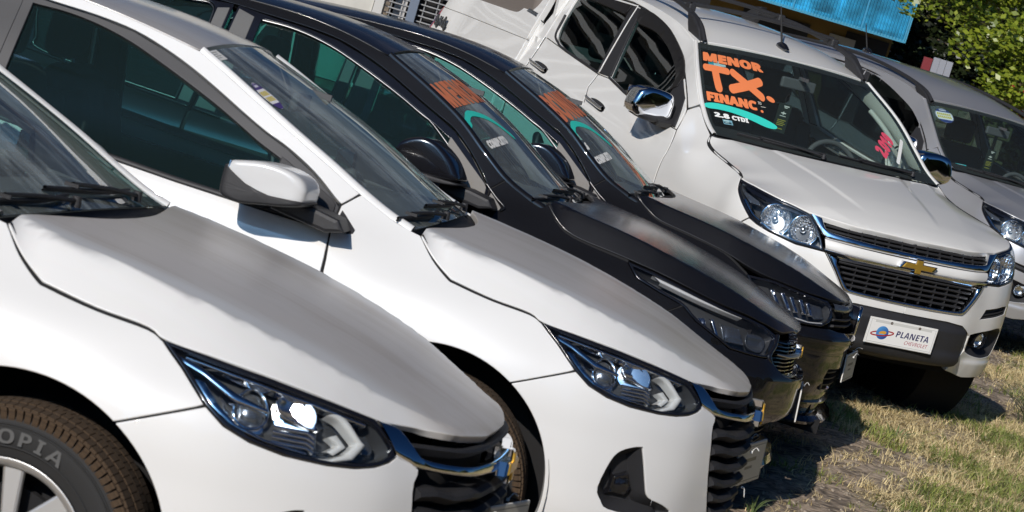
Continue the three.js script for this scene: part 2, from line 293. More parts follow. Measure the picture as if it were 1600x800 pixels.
M.visor = phys(lin(0.012, 0.011, 0.011), 0.42, { specularIntensity: .6 });
M.lens = phys(lin(0.97, 0.98, 0.98), 0, { transmission: 1, thickness: 0, ior: 1.45 });
M.smoke = phys(lin(0.9, 0.9, 0.91), 0, { transmission: 1, thickness: 0, ior: 1.45 });
M.reflector = std(lin(0.88, 0.89, 0.90), 0.22, { metalness: 1 });
M.lampDark = std(lin(0.10, 0.105, 0.11), 0.3, { metalness: 0.5 });
M.facet = std(lin(0.75, 0.75, 0.75), 0.12, { metalness: 1 });  // for the added glare facet in the headlamps
M.mirrorCap = phys(lin(0.58, 0.58, 0.57), 0.4, { clearcoat: 0.8, clearcoatRoughness: 0.1 });
M.darkChrome = std(lin(0.16, 0.16, 0.16), 0.3, { metalness: 1 });
M.lampGrey = std(lin(0.22, 0.24, 0.26), 0.25, { metalness: 0.8 });
M.lampWhite = phys(lin(0.58, 0.59, 0.58), 0.3, { clearcoat: 1 });
M.red = phys(lin(0.35, 0.01, 0.012), 0.2, { clearcoat: 1 });
M.alloy = phys(lin(0.58, 0.575, 0.56), 0.36, { metalness: 0.75, clearcoat: 0.6 });
M.seat = std(lin(0.032, 0.034, 0.038), 0.85, { bumpMap: rep(grain, 12, 12), bumpScale: 0.0015 });
M.dash = std(lin(0.07, 0.072, 0.075), 0.7);
M.trim = std(lin(0.17, 0.17, 0.16), 0.8);
M.trimLight = std(lin(0.42, 0.43, 0.38), 0.85);
M.plateWhite = std(lin(0.72, 0.71, 0.67), 0.45);
M.tie = std(lin(0.75, 0.75, 0.72), 0.5);
M.dirtTyre = std(lin(.8, .8, .8), 0.95, { map: rep(tex(256, 256, (u, v) => { const q = 0.5 + 0.9 * (fB(u * 3, v * 3) - 0.5) + 0.5 * (fP(u, v) - 0.5); return [0.36 * q + 0.13, 0.29 * q + 0.10, 0.205 * q + 0.075]; }), 4, 1) });
const font = await new FontLoader().loadAsync('fonts/droid/droid_sans_bold.typeface.json');
const canvasTex = (w, h, draw) => { const c = document.createElement('canvas'); c.width = w; c.height = h; const g = c.getContext('2d'); draw(g, w, h); const t = new THREE.CanvasTexture(c); t.colorSpace = THREE.SRGBColorSpace; t.magFilter = THREE.LinearFilter; return t; };

// ---------------------------------------------------------------- pieces shared by all the cars
// wheel with its outer face towards +z, axle at the origin
function makeWheel(parent, R, w, rimR, pos, side, spokes = 5, letters) {
  const g = new THREE.Group(); g.name = 'wheel'; g.position.set(...pos); if (side < 0) g.rotation.y = Math.PI; parent.add(g);
  const h = w / 2, tp = [[rimR - 0.004, -h * 0.75], [rimR + 0.012, -h * 0.92], [rimR + (R - rimR) * 0.5, -h * 1.02], [R - 0.035, -h * 0.98], [R - 0.014, -h * 0.88], [R - 0.003, -h * 0.7]];
  const gro = []; for (const z of [-0.42, 0, 0.42]) gro.push([R, h * z - 0.008], [R - 0.007, h * z - 0.005], [R - 0.007, h * z + 0.005], [R, h * z + 0.008]);
  const prof = [...tp, ...gro, ...tp.slice().reverse().map(([a, b]) => [a, -b])].map(([a, b]) => new THREE.Vector2(a, b));
  const lathe = new THREE.LatheGeometry(prof, 72).rotateX(Math.PI / 2);
  mesh('tyre', lathe, M.rubber, g);
  const lugs = []; const lug = new THREE.BoxGeometry(0.0172, 0.012, h * 0.44);
  const n = 104; for (let i = 0; i < n; i++) for (const [z, o] of [[-0.72, 0], [0.72, 0.5], [-0.21, 0.3], [0.21, 0.8]]) { const a = (i + o) / n * 2 * Math.PI; lugs.push(lug.clone().rotateX(z > 0 ? 0.05 : -0.05).translate(0, R - 0.002 - (Math.abs(z) > 0.5 ? 0.003 : 0), z * h).rotateZ(a)); }
  for (let i = 0; i < n; i++) { const a = i / n * 2 * Math.PI; for (const s of [-1, 1]) lugs.push(new THREE.BoxGeometry(0.014, 0.034, 0.006).rotateX(s * 0.3).translate(0, R - 0.022, s * h * 0.965).rotateZ(a)); }
  const tr = mesh('tread', lugs, M.dirtTyre, g); tr.userData.kind = 'stuff';
  if (letters) { const ls = []; const rr = (R + rimR) / 2 - 0.006; let a = 2.12; for (const ch of letters) { const t = new TextGeometry(ch, { font, size: 0.031, depth: 0.003, curveSegments: 4 }); t.computeBoundingBox(); const bw = t.boundingBox.max.x - t.boundingBox.min.x; t.translate(-t.boundingBox.min.x - bw / 2, -0.017, 0).scale(1.35, 1, 1); a -= (bw * 1.35 / 2 + 0.006) / rr; ls.push(t.translate(0, rr, h * 1.005).rotateZ(a - Math.PI / 2)); a -= (bw * 1.35 / 2 + 0.006) / rr; } mesh('tyre_lettering', ls, std(lin(0.085, 0.085, 0.083), 0.7), g); }
  const ring = (r, z) => new THREE.TorusGeometry(r, 0.0022, 6, 90).translate(0, 0, z); mesh('sidewall_ribs', [ring(rimR + 0.03, h * 0.99), ring(R - 0.04, h * 1.0), ring(R - 0.045, h * 1.0)], M.rubber, g);
  const rp = [[rimR - 0.03, -h * 0.8], [rimR, -h * 0.86], [rimR + 0.006, -h * 0.84], [rimR - 0.012, -h * 0.6], [rimR - 0.03, 0], [rimR - 0.02, h * 0.6], [rimR - 0.004, h * 0.8], [rimR + 0.006, h * 0.9], [rimR + 0.004, h * 0.94], [rimR - 0.006, h * 0.92], [rimR - 0.014, h * 0.8]].map(([a, b]) => new THREE.Vector2(a, b));
  const parts = [new THREE.LatheGeometry(rp, 72).rotateX(Math.PI / 2)];
  for (let i = 0; i < spokes; i++) for (const s of [-1, 1]) {
    const a = rimR - 0.008, o = [[s * 0.012, 0.03], [s * 0.045, 0.045], [s * 0.075, a * 0.985], [s * 0.022, a]]; if (s > 0) o.reverse();
    parts.push(prism(o, h * 0.6, h * 0.8, 0.007).rotateX(-0.05).rotateZ(i / spokes * 2 * Math.PI + 0.3));
  }
  parts.push(new THREE.CylinderGeometry(0.062, 0.068, 0.03, 40).rotateX(Math.PI / 2).translate(0, 0, h * 0.66));
  mesh('rim', parts, M.alloy, g);
  mesh('hub_cap', new THREE.CylinderGeometry(0.028, 0.03, 0.012, 32).rotateX(Math.PI / 2).translate(0, 0, h * 0.66 + 0.02), M.satin, g);
  mesh('brake_disc', [new THREE.CylinderGeometry(rimR * 0.68, rimR * 0.68, 0.022, 48).rotateX(Math.PI / 2).translate(0, 0, h * 0.05), new THREE.CylinderGeometry(rimR * 0.95, rimR * 0.95, 0.01, 40).rotateX(Math.PI / 2).translate(0, 0, -h * 0.5)], M.dark, g);
  return g;
}
// front seat, dashboard, wheel; dims in car axes
function makeSeat(parent, x, y, s, sc = 1, mat = M.seat) {
  const g = new THREE.Group(); g.name = 'seat'; g.position.set(x, y, s); g.scale.setScalar(sc); parent.add(g);
  mesh('seat_cushion', [bx(0.52, 0.14, 0.46, 0, 0.07, 0, 0.06), bx(0.48, 0.11, 0.08, 0, 0.13, 0.22, 0.035), bx(0.48, 0.11, 0.08, 0, 0.13, -0.22, 0.035)], mat, g);
  mesh('backrest', [bx(0.13, 0.62, 0.44, 0, 0.33, 0, 0.06), bx(0.14, 0.5, 0.09, 0.04, 0.3, 0.2, 0.04), bx(0.14, 0.5, 0.09, 0.04, 0.3, -0.2, 0.04)].map(q => q.rotateZ(0.32).translate(-0.25, 0.08, 0)), mat, g);
  mesh('headrest', [bx(0.1, 0.19, 0.26, -0.49, 0.79, 0, 0.045)].map(q => q), mat, g);
  for (const z of [-0.06, 0.06]) mesh('headrest_post', new THREE.CylinderGeometry(0.006, 0.006, 0.14, 8).rotateZ(0.32).translate(-0.46, 0.67, z), M.satin, g);
  return g;
}
function makeInterior(root, d) { // d: dash x, dash y, half width, floor y, seat x, seat s, roof y
  mesh('cabin_floor', bx(d.len, 0.04, d.hw * 2 - 0.1, d.dx - d.len / 2 + 0.1, d.floor, 0), M.dark, root);
  const dp = [[d.dx + 0.42, d.dy + 0.0], [d.dx + 0.2, d.dy + 0.03], [d.dx, d.dy + 0.01], [d.dx - 0.05, d.dy - 0.06], [d.dx - 0.01, d.dy - 0.22], [d.dx + 0.05, d.dy - 0.42], [d.dx + 0.42, d.dy - 0.42]];
  mesh('dashboard', [prism(dp, -d.hw + 0.06, d.hw - 0.06, 0.012), bx(0.12, 0.06, 0.34, d.dx - 0.02, d.dy + 0.035, -d.ss, 0.03), bx(0.02, 0.13, 0.22, d.dx - 0.06, d.dy - 0.0, 0, 0.008)], M.dash, root);
  makeSeat(root, d.sx, d.sy, d.ss, d.sc); makeSeat(root, d.sx, d.sy, -d.ss, d.sc);
  mesh('rear_bench', [bx(0.5, 0.16, d.hw * 1.7, d.sx - 0.85, d.sy + 0.08, 0, 0.06), bx(0.14, 0.6, d.hw * 1.7, 0, 0.3, 0, 0.06).rotateZ(0.35).translate(d.sx - 1.06, d.sy + 0.1, 0), ...[-0.42, 0.42].map(z => bx(0.1, 0.17, 0.24, d.sx - 1.32, d.sy + 0.77, z, 0.045))], M.seat, root);
  mesh('centre_console', bx(0.7, 0.22, 0.2, d.sx + 0.15, d.sy + 0.02, 0, 0.03), M.dash, root);
  const sw = new THREE.Group(); sw.name = 'steering_wheel'; sw.position.set(d.dx - 0.2, d.dy - 0.02, -d.ss); sw.rotation.set(0, 0, 0.42); root.add(sw);
  mesh('wheel_rim', new THREE.TorusGeometry(0.182, 0.016, 12, 48).rotateY(Math.PI / 2), M.dash, sw);
  mesh('wheel_hub', [bx(0.05, 0.13, 0.15, 0.02, -0.01, 0, 0.02), bx(0.02, 0.03, 0.34, 0.01, 0.01, 0, 0.008), bx(0.02, 0.17, 0.035, 0.01, -0.09, 0, 0.008), bx(0.24, 0.05, 0.05, 0.13, -0.02, 0, 0.02)], M.dash, sw);
  mesh('rear_view_mirror', [bx(0.03, 0.065, 0.23, d.mx, d.my, 0, 0.012), bx(0.09, 0.02, 0.02, d.mx + 0.05, d.my + 0.04, 0)], M.dash, root);
}
function wiper(root, F, base, tip, mat = M.plastic) { // base and tip on the windscreen skin (a, b)
  const g = new THREE.Group(); g.name = 'wiper'; root.add(g);
  const mid = [lerp(base[0], tip[0], 0.48), lerp(base[1], tip[1], 0.55)], far = [lerp(base[0], tip[0], 1.35), tip[1] + (tip[1] - base[1]) * 0.1], near = [lerp(base[0], tip[0], -0.05), base[1] + 0.035];
  mesh('wiper_arm', [lineOn(F, [base, mid, tip], 0.0055, 0.022, 16), new THREE.CylinderGeometry(0.011, 0.014, 0.026, 16).translate(...lift(F, [base], 0.02)[0].toArray())], mat, g);
  const bl = [near, mid, far]; mesh('wiper_blade', [lineOn(F, bl, 0.005, 0.013, 20), lineOn(F, bl, 0.003, 0.005, 20), bx(0.035, 0.009, 0.011).translate(...lift(F, [tip], 0.019)[0].toArray())], mat, g);
}
const bowtiePts = (w, h) => { const a = 0.18, b = 0.16, sk = 0.10; return [[-a, 1], [a + 0.02, 1], [a + 0.02, b * 2.4], [1, b * 2.4], [1 - 2 * sk, -b * 2.4], [a - 0.02, -b * 2.4], [a - 0.02, -1], [-a - 0.02, -1], [-a - 0.02, -b * 2.4], [-1, -b * 2.4], [-1 + 2 * sk, b * 2.4], [-a, b * 2.4]].map(([x, y]) => [x * w / 2, y * h / 2]); };
// emblem facing +x at p
function bowtie(root, p, w, h, tilt = 0) {
  const g = new THREE.Group(); g.name = 'emblem'; g.position.set(...p); g.rotation.set(0, Math.PI / 2, 0); root.add(g); const q = new THREE.Group(); q.name = 'emblem_body'; g.rotation.z = 0;
  const o = bowtiePts(w, h); const c = prism(o, -0.045, 0.008, 0.006).rotateX(-tilt), f = prism(o.map(([x, y]) => [x * 0.86 + 0, y * 0.80]), 0.004, 0.0125, 0.003).rotateX(-tilt);
  mesh('emblem_frame', c, M.chrome, g); mesh('emblem_face', f, M.gold, g); return g;
}
function cableTie(list, p, d) { const a = V3(...p); const pts = [a, a.clone().add(V3(d[0] * 0.5, d[1] * 0.5 + 0.012, d[2] * 0.5)), a.clone().add(V3(...d))]; list.push(new THREE.TubeGeometry(new THREE.CatmullRomCurve3(pts), 8, 0.0015, 5), new RoundedBoxGeometry(0.008, 0.008, 0.008, 2, 0.002).translate(...p)); }
const windowBars = (F, W, off) => lineOn(F, [...W, W[0]], 0.007, off, W.length * 2);
// a glass skin between the two edges of the flank: a across (-1..1), b from its base (0) to its top (1)
function glassSkin(F, edge, centre, pw = 2) {
  const n = edge.length, E = edge.map(([t, y]) => F(t, y)), bs = [0]; for (let i = 1; i < n; i++) bs.push(bs[i - 1] + Math.hypot(E[i][0] - E[i - 1][0], E[i][1] - E[i - 1][1])); const bl = bs[n - 1]; for (let i = 0; i < n; i++) bs[i] /= bl;
  const ex = curve1(bs, E.map(p => p[0])), ey = curve1(bs, E.map(p => p[1])), es = curve1(bs, E.map(p => p[2]));
  const cb = [0]; for (let i = 1; i < centre.length; i++) cb.push(cb[i - 1] + Math.hypot(centre[i][0] - centre[i - 1][0], centre[i][1] - centre[i - 1][1])); const L = cb[cb.length - 1]; for (let i = 0; i < cb.length; i++) cb[i] /= L;
  const cx = curve1(cb, centre.map(p => p[0])), cy = curve1(cb, centre.map(p => p[1]));
  const W = (a, b) => { const k = Math.pow(Math.abs(a), pw), X = cx(b), Y = cy(b); return [X + (ex(b) - X) * k, Y + (ey(b) - Y) * k, a * es(b)]; };
  W.out = p => [0.3 * Math.sign(centre[0][0] - centre[centre.length - 1][0]), 1, 0]; return W;
}
function roofSkin(F, edge, yc) { // edge [[t, y]] front to rear, yc centre height over x; (x, a)
  const E = edge.map(([t, y]) => F(t, y)).reverse(), xs = E.map(p => p[0]), ey = curve1(xs, E.map(p => p[1])), es = curve1(xs, E.map(p => p[2])), c = curve1(yc.map(p => p[0]), yc.map(p => p[1]));
  const R = (x, a) => { const Y = c(x), k = Math.pow(Math.abs(a), 2.6); return [x, Y + (ey(x) - Y) * k, a * es(x)]; }; R.out = up; return R;
}
function hoodSkin(edge3, yc, sc, ysc, pw = 1.3) { // edge3: [x, y, s] rear to nose
  const e = edge3.slice().sort((a, b) => a[0] - b[0]), xs = e.map(p => p[0]), ey = curve1(xs, e.map(p => p[1])), es = curve1(xs, e.map(p => p[2]));
  const H = (x, s) => {
    const q = Math.abs(s), C = yc(x), E = Math.max(0.02, es(x)), k = Math.min(sc(x), E * 0.9), K = Math.max(ysc(x), ey(x) + 0.0);
    const inner = C - (C - K) * (q / k) ** 2, slope0 = -2 * (C - K) / k;
    if (q <= k) return [x, inner, s];
    const w = Math.max(0.02, E - k), t = (q - k) / w, drop = K - ey(x); // join smoothly into the flank
    const lin0 = slope0 * (q - k); return [x, K + lin0 * Math.max(0, 1 - t) - drop * Math.pow(t, pw), s];
  };
  H.out = up; return H;
}
function ribbon(A, B, n = 30, mid = 0) { // sheet between two 3-D lines
  const ca = new THREE.CatmullRomCurve3(A), cb = new THREE.CatmullRomCurve3(B), pos = [], uv = [], idx = [], m = 5;
  for (let i = 0; i <= n; i++) { const a = ca.getPoint(i / n), b = cb.getPoint(i / n); for (let j = 0; j <= m; j++) { const p = a.clone().lerp(b, j / m); pos.push(p.x, p.y + mid * 4 * (j / m) * (1 - j / m), p.z); uv.push(i / n, j / m); } }
  for (let i = 0; i < n; i++) for (let j = 0; j < m; j++) { const k = i * (m + 1) + j; idx.push(k, k + 1, k + m + 2, k, k + m + 2, k + m + 1); }
  return geoOf(pos, null, uv, idx);
}

const seam = (F, pts, w = .016, off = -.0045) => { const n = pts.length, q = pts.map((p, i) => { const a = pts[Math.max(0, i - 1)], b = pts[Math.min(n - 1, i + 1)], x = b[0] - a[0], y = b[1] - a[1], l = Math.hypot(x, y) || 1; return [-y / l * w / 2, x / l * w / 2]; }); return strip(F, pts.map((p, i) => [p[0] + q[i][0], p[1] + q[i][1]]), pts.map((p, i) => [p[0] - q[i][0], p[1] - q[i][1]]), [[0, off], [1, off]], Math.max(12, n * 3)); };  // flat black strip standing in for the deep shade inside a gap
// ---------------------------------------------------------------- the hatchbacks
const HY = [.18, .30, .42, .54, .64, .72, .80, .88, .96, 1.05, 1.15, 1.25, 1.35, 1.43];
const hNose = [-.05, -.015, 0, 0, -.01, -.03, -.085, -.16, -.24, -.32, -.4, -.48, -.56, -.64], hCor = [-.05, -.01, 0, -.002, -.015, -.045, -.10, -.17, -.25, -.33, -.41, -.49, -.57, -.65],
  hC5 = [-.045, -.005, 0, 0, -.008, -.03, -.085, -.15, -.22, -.3, -.38, -.46, -.54, -.62], hC6 = [-.04, -.005, 0, .002, 0, -.018, -.072, -.135, -.2, -.27, -.34, -.41, -.48, -.55],
  hC7 = [-.04, -.005, 0, .005, .006, -.012, -.062, -.125, -.19, -.25, -.31, -.37, -.43, -.49], hC8 = [-.045, -.008, 0, .004, .006, -.006, -.04, -.11, -.17, -.23, -.29, -.35, -.41, -.47],
  hC85 = [-.05, -.01, 0, .002, .002, -.004, -.028, -.09, -.155, -.21, -.26, -.32, -.38, -.44], hC9 = [-.055, -.012, -.002, 0, 0, -.004, -.015, -.045, -.112, -.16, -.21, -.265, -.325, -.385],
  hDoor = [-.06, -.012, -.002, 0, 0, -.003, -.014, -.035, -.085, -.13, -.18, -.235, -.29, -.345], hR1 = [-.06, -.012, -.002, 0, .004, .002, -.01, -.035, -.085, -.13, -.18, -.235, -.29, -.345],
  hR2 = [-.05, -.01, -.002, 0, .004, .002, -.008, -.03, -.08, -.13, -.185, -.245, -.31, -.38], hR3 = [-.05, -.01, 0, 0, -.004, -.01, -.03, -.07, -.13, -.2, -.27, -.34, -.42, -.5];
const HF = sideSkin(HY, [[.93, 0, hNose], [.922, .2, hNose], [.89, .37, hNose], [.82, .50, hCor], [.735, .625, hCor], [.61, .73, hC5], [.46, .805, hC6], [.25, .848, hC7], [0, .862, hC8], [-.22, .864, hC85], [-.45, .866, hC9], [-1, .868, hDoor], [-1.7, .868, hDoor], [-2.3, .862, hR1], [-2.75, .84, hR2], [-3.05, .76, hR3], [-3.19, .58, hR3], [-3.24, .3, hR3], [-3.25, 0, hR3]]);
const SKIN = new Map();
const AX = 1.467, AXR = 4.018;                                      // flank positions of the axles
function buildHatch(sp) {
  const blunt = { W: 0, C: .04, D: .058 }[sp.front], F = (t, y) => { const p = HF(t, y); p[0] -= blunt * sstep(.74, .93, p[0]); return p; }, root = new THREE.Group(), K = sp.front, P = sp.paint, PT = sp.top;
  F.out = HF.out; F.end = HF.end;
  const lf = pts => pts.map(([t, y]) => [t, y + sp.lift * sstep(1.85, 2.2, t) * sstep(.93, 1.06, y)]);
  // outlines shared by the flank's pieces
  const hoodE = { W: [[1.669, .958], [1.612, .905], [1.551, .867], [1.519, .859], [1.404, .845], [1.282, .838], [1.238, .824], [1.126, .818], [.978, .809], [.823, .791], [.675, .769], [.6, .763], [.522, .760], [.395, .758], [.2, .75], [.03, .744]],
    C: [[1.693, .988], [1.633, .931], [1.583, .902], [1.5, .886], [1.322, .871], [1.194, .858], [1.03, .834], [.864, .808], [.67, .786], [.57, .770], [.477, .752], [.3, .738], [.15, .732], [.03, .73]],
    D: [[1.728, 1.001], [1.656, .948], [1.582, .912], [1.437, .892], [1.25, .862], [1.114, .830], [.983, .811], [.787, .791], [.574, .779], [.426, .775], [.2, .769], [.03, .765]] }[K];
  const hl = { W: [[1.238, .824], [1.126, .818], [.978, .808], [.823, .790], [.674, .769], [.646, .749], [.62, .725], [.607, .704], [.632, .690], [.678, .676], [.735, .667], [.809, .663], [.914, .665], [.995, .676], [1.058, .695], [1.106, .725], [1.177, .782]],
    C: [[1.319, .866], [1.199, .855], [1.044, .829], [.874, .803], [.693, .783], [.595, .768], [.513, .738], [.54, .70], [.609, .655], [.724, .656], [.828, .662], [.883, .686], [.998, .731], [1.059, .772], [1.155, .791], [1.268, .820]],
    D: [[1.12, .80], [.982, .806], [.789, .786], [.579, .773], [.554, .750], [.56, .72], [.583, .691], [.66, .661], [.818, .655], [.95, .675], [1.06, .735]] }[K];
  const rail = lf([[2.95, 1.289], [2.809, 1.288], [2.683, 1.278], [2.571, 1.252], [2.477, 1.222], [2.38, 1.184], [2.281, 1.142], [2.2, 1.11], [2.122, 1.085], [2.026, 1.042], [1.942, .989]]);
  const railR = lf([[3.92, .965], [3.96, 1.05], [3.91, 1.14], [3.75, 1.215], [3.5, 1.262], [3.2, 1.288], [2.95, 1.289]]);
  const wsE = lf([[1.70, .962], [1.764, .979], [1.872, 1.021], [1.976, 1.068], [2.116, 1.127], [2.262, 1.19], [2.396, 1.248], [2.477, 1.281]]);
  const roofE = lf(sp.lift ? [[2.477, 1.278], [2.652, 1.312], [2.826, 1.33], [3.15, 1.325], [3.5, 1.30], [3.9, 1.25], [4.22, 1.18]] : [[2.477, 1.281], [2.652, 1.305], [2.826, 1.322], [3.15, 1.33], [3.5, 1.32], [3.9, 1.275], [4.22, 1.21]]);
  const rwE = lf([[4.62, .97], [4.52, 1.03], [4.38, 1.10], [4.22, sp.lift ? 1.18 : 1.21]]);
  const seamT = { W: [1.106, .725], C: [1.059, .772], D: [1.06, .735] }[K];
  const hlRear = { W: [[1.238, .824], [1.177, .782], [1.106, .725]], C: [[1.319, .866], [1.268, .82], [1.155, .791], [1.059, .772]], D: [[1.12, .80], [1.06, .735]] }[K];
  const i0 = hoodE.findIndex(p => Math.abs(p[0] - hl[0][0]) < .02); const hoodRear = i0 > 0 ? hoodE.slice(0, i0 + 1) : hoodE.filter(p => p[0] >= 1.114);
  if (K === 'C') hoodRear[hoodRear.length - 1] = [1.319, .868]; if (K === 'D') hoodRear[hoodRear.length - 1] = [1.12, .80];
  // flank panels
  const fender = outline(sm(hoodRear), hlRear, [seamT, [1.278, .64]], arcUV(AX, .315, .372, 120.2, -18, 40), [[1.822, .2], [1.885, .2]], sm([[1.885, .2], [1.885, .45], [1.897, .773], [1.916, .9], [1.917, .974]]), [[1.917, .974], [1.872, 1.021]], sm([[1.872, 1.021], [1.764, .979], [1.71, .965], hoodE[0]]));
  both('fender', panel(F, fender, { cell: .024, depth: .02 }), P, root);
  const bbl = [[3.125, .93], [2.985, .925], [2.7, .912], [2.4, .903], [2.13, .9], [1.916, .9]];
  const door = outline(sm([[1.89, .2], [1.89, .45], [1.902, .773], [1.916, .9]]), bbl.slice().reverse(), [[3.125, .93], [3.12, .6], [3.1, .2]]);
  const winF = outline(sm(lf([[3.0, 1.262], [2.901, 1.266], [2.797, 1.259], [2.686, 1.239], [2.57, 1.205], [2.452, 1.166], [2.358, 1.132], [2.275, 1.098], [2.213, 1.072], [2.135, 1.045]])), lf([[2.135, 1.045], [2.13, .912]]), [[2.13, .912], [2.4, .915], [2.7, .925], [2.99, .938]], lf([[2.99, .938], [3.0, 1.262]]));
  const frameF = outline(rail.slice().reverse(), lf([[2.95, 1.289], [3.12, 1.296]]), lf([[3.12, 1.296], [3.125, .93]]), bbl, [[1.916, .9], [1.917, .968], [1.942, .989]]);
  const sail = outline(lf([[2.133, 1.062], [1.944, .985], [1.93, .972]]), [[1.93, .972], [1.92, .905], [2.13, .905]], lf([[2.13, .905], [2.133, 1.062]]));
  const fsail = outline([[1.912, .968], [1.848, .918], [1.852, .905], [1.875, .898], [1.912, .903]]);
  for (const [fname, sgn] of [['door', 1], ['door', -1]]) {
    const d = mesh(fname, dir(panel(F, door, { cell: .03, depth: .02 }), sgn), P, root);
    mesh('window_frame', dir(panel(F, frameF, { cell: .03, depth: .03, holes: [inset(winF, -.004)] }), sgn), sp.frame, d);
    mesh('window', dir(panel(F, winF, { cell: .04, rim: false, off: -.012, gap: -.006 }), sgn), M.sideGlass, d);
    mesh('mirror_sail', dir(panel(F, sail, { cell: .03, off: .005, depth: .012 }), sgn), sp.sail, d);
    mesh('belt_seal', dir(strip(F, [[2.12, .912], [2.4, .914], [2.7, .923], [3.0, .937]], [[2.12, .898], [2.4, .899], [2.7, .908], [3.0, .921]], ROUND(.008)), sgn), M.plastic, d);
    mesh('door_card', dir(panel(F, outline([[1.93, .3], [1.95, .86], [3.06, .90], [3.06, .3]]), { cell: .06, off: -.075, depth: .02 }), sgn), M.dash, d);
    mesh('handle', dir([lineOn(F, [[2.80, .80], [2.88, .802], [2.98, .806], [3.04, .808]], .011, .03, 20), lineOn(F, [[2.80, .80], [2.801, .8]], .011, .012, 4)], sgn), P, d);
    if (sp.chromeLine) mesh('window_trim', dir(strip(F, sm(lf([[3.0, 1.268], [2.901, 1.273], [2.797, 1.266], [2.686, 1.246], [2.57, 1.212], [2.452, 1.173], [2.358, 1.139], [2.275, 1.105], [2.213, 1.079], [2.05, 1.01], [1.944, .962]])), sm(lf([[3.0, 1.260], [2.901, 1.265], [2.797, 1.258], [2.686, 1.238], [2.57, 1.204], [2.452, 1.165], [2.358, 1.131], [2.275, 1.097], [2.213, 1.071], [2.05, 1.002], [1.944, .954]])), ROUND(.004)), sgn), M.darkChrome, d);
    mesh('pillar_cover', dir(panel(F, outline([[3.03, .94], [3.118, .94]], lf([[3.118, .94], [3.112, 1.285], [3.035, 1.27], [3.03, .94]])), { cell: .04, off: .002, depth: .006 }), sgn), sp.pillar, d);
    const rdo = outline([[3.13, .2], [3.56, .2]], arcUV(AXR, .315, .40, 197, 121, 16).filter(p => p[1] > .2), [[3.812, .658], [3.88, .78], [3.905, .965]], [[3.905, .965], [3.5, .945], [3.135, .93]]);
    const rd = mesh('rear_door', dir(panel(F, rdo, { cell: .04, depth: .02 }), sgn), P, root);
    const winR = outline([[3.2, .948], [3.5, .957], [3.82, .985]], sm(lf([[3.82, .985], [3.86, 1.06], [3.80, 1.135], [3.72, 1.185]])), sm(lf([[3.72, 1.185], [3.5, 1.232], [3.3, 1.26], [3.23, 1.268], [3.203, 1.25]])), lf([[3.203, 1.25], [3.2, .948]]));
    const frameR = outline([[3.135, .93], [3.5, .945], [3.905, .965]], railR, lf([[2.95, 1.289], [3.13, 1.296]]).slice(1), lf([[3.13, 1.296], [3.135, .93]]));
    const frameR2 = outline([[3.135, .93], [3.5, .945], [3.905, .965]], railR.slice(1, -1), lf([[3.132, 1.295], [3.135, .93]]));
    mesh('window_frame', dir(panel(F, frameR2, { cell: .03, depth: .03, holes: [inset(winR, -.004)] }), sgn), sp.frame, rd);
    mesh('window', dir(panel(F, winR, { cell: .04, rim: false, off: -.012, gap: -.006 }), sgn), M.sideGlass, rd);
    mesh('pillar_cover', dir(panel(F, outline([[3.14, .945], [3.192, .947]], lf([[3.192, .947], [3.195, 1.262], [3.142, 1.278], [3.14, .945]])), { cell: .04, off: .002, depth: .006 }), sgn), sp.pillar, rd);
    if (sp.chromeLine) mesh('window_trim', dir(lineOn(F, [...winR, winR[0]], .004, .001, 120), sgn), M.darkChrome, rd);
    mesh('handle', dir(lineOn(F, [[3.60, .815], [3.68, .818], [3.78, .822], [3.82, .824]], .011, .03, 20), sgn), P, rd);
  }
  both('fender_sail', panel(F, fsail, { cell: .03, off: .005 }), sp.sail, root);
  if (sp.chromeLine) both('sail_trim', lineOn(F, [[1.935, .985], [1.88, .945], [1.838, .918], [1.85, .906]], .0035, .006, 20), M.darkChrome, root);
  const flank = outline([[1.917, .974], [1.872, 1.021]], sm(wsE.slice(2)), sm(roofE), rwE.slice().reverse(), sm([[4.62, .97], [4.6, .9], [4.52, .78], [4.45, .62]]), [[4.45, .62], [4.19, .648]], arcUV(AXR, .315, .375, 62.5, 118, 16), [[3.842, .646], [3.812, .66]], sm([[3.812, .66], [3.882, .78], [3.908, .965]]), sm(railR), sm(rail), [[1.942, .989], [1.917, .974]]);
  both('side_frame', panel(F, flank, { cell: .035, depth: .02, gap: .0025 }), P, root);
  both('pillar_trim', [strip(F, sm(wsE.slice(1)).map(([t, y]) => [t + .005, y - .002]), along(sm(rail.slice().reverse()), 40).map(([t, y]) => [t, y]), [[0, -.022], [.5, -.03], [1, -.026]], 40)], M.trim, root);
  both('sill', strip(F, [[1.83, .21], [2.6, .21], [3.66, .21]], [[1.83, .13], [2.6, .13], [3.66, .13]], ROUND(.004, .03)), M.plastic, root);
  for (const q of [seam(F, sm(hoodRear)), seam(F, [seamT, [1.278, .64]]), seam(F, sm([[1.887, .21], [1.887, .45], [1.899, .773], [1.916, .9], [1.917, .974]])), seam(F, [[1.917, .974], [1.872, 1.021]]), seam(F, [[3.125, .92], [3.12, .6], [3.105, .21]])]) both('gap_shade', q, M.dark, root);
  // rear end
  const end = F.end - .001, tg = outline([[4.56, .63], [end, .63]], [[end, .98], [4.64, .975]], sm([[4.64, .975], [4.62, .9], [4.56, .78], [4.56, .63]]));
  both('tail_lamp', panel(F, outline([[4.565, .76], [4.83, .78], [4.85, .9], [4.66, .93]]), { cell: .03, off: .006, bulge: .008 }), M.red, root);
  mesh('tailgate', [panel(F, tg, { cell: .05, depth: .02 }), mirrorZ(panel(F, tg, { cell: .05, depth: .02 }))], P, root);
  const rb = outline([[4.395, .2], [end, .2]], [[end, .62], [4.455, .612]], [[4.455, .612], [4.2, .64]], arcUV(AXR, .315, .375, 60, -18, 18));
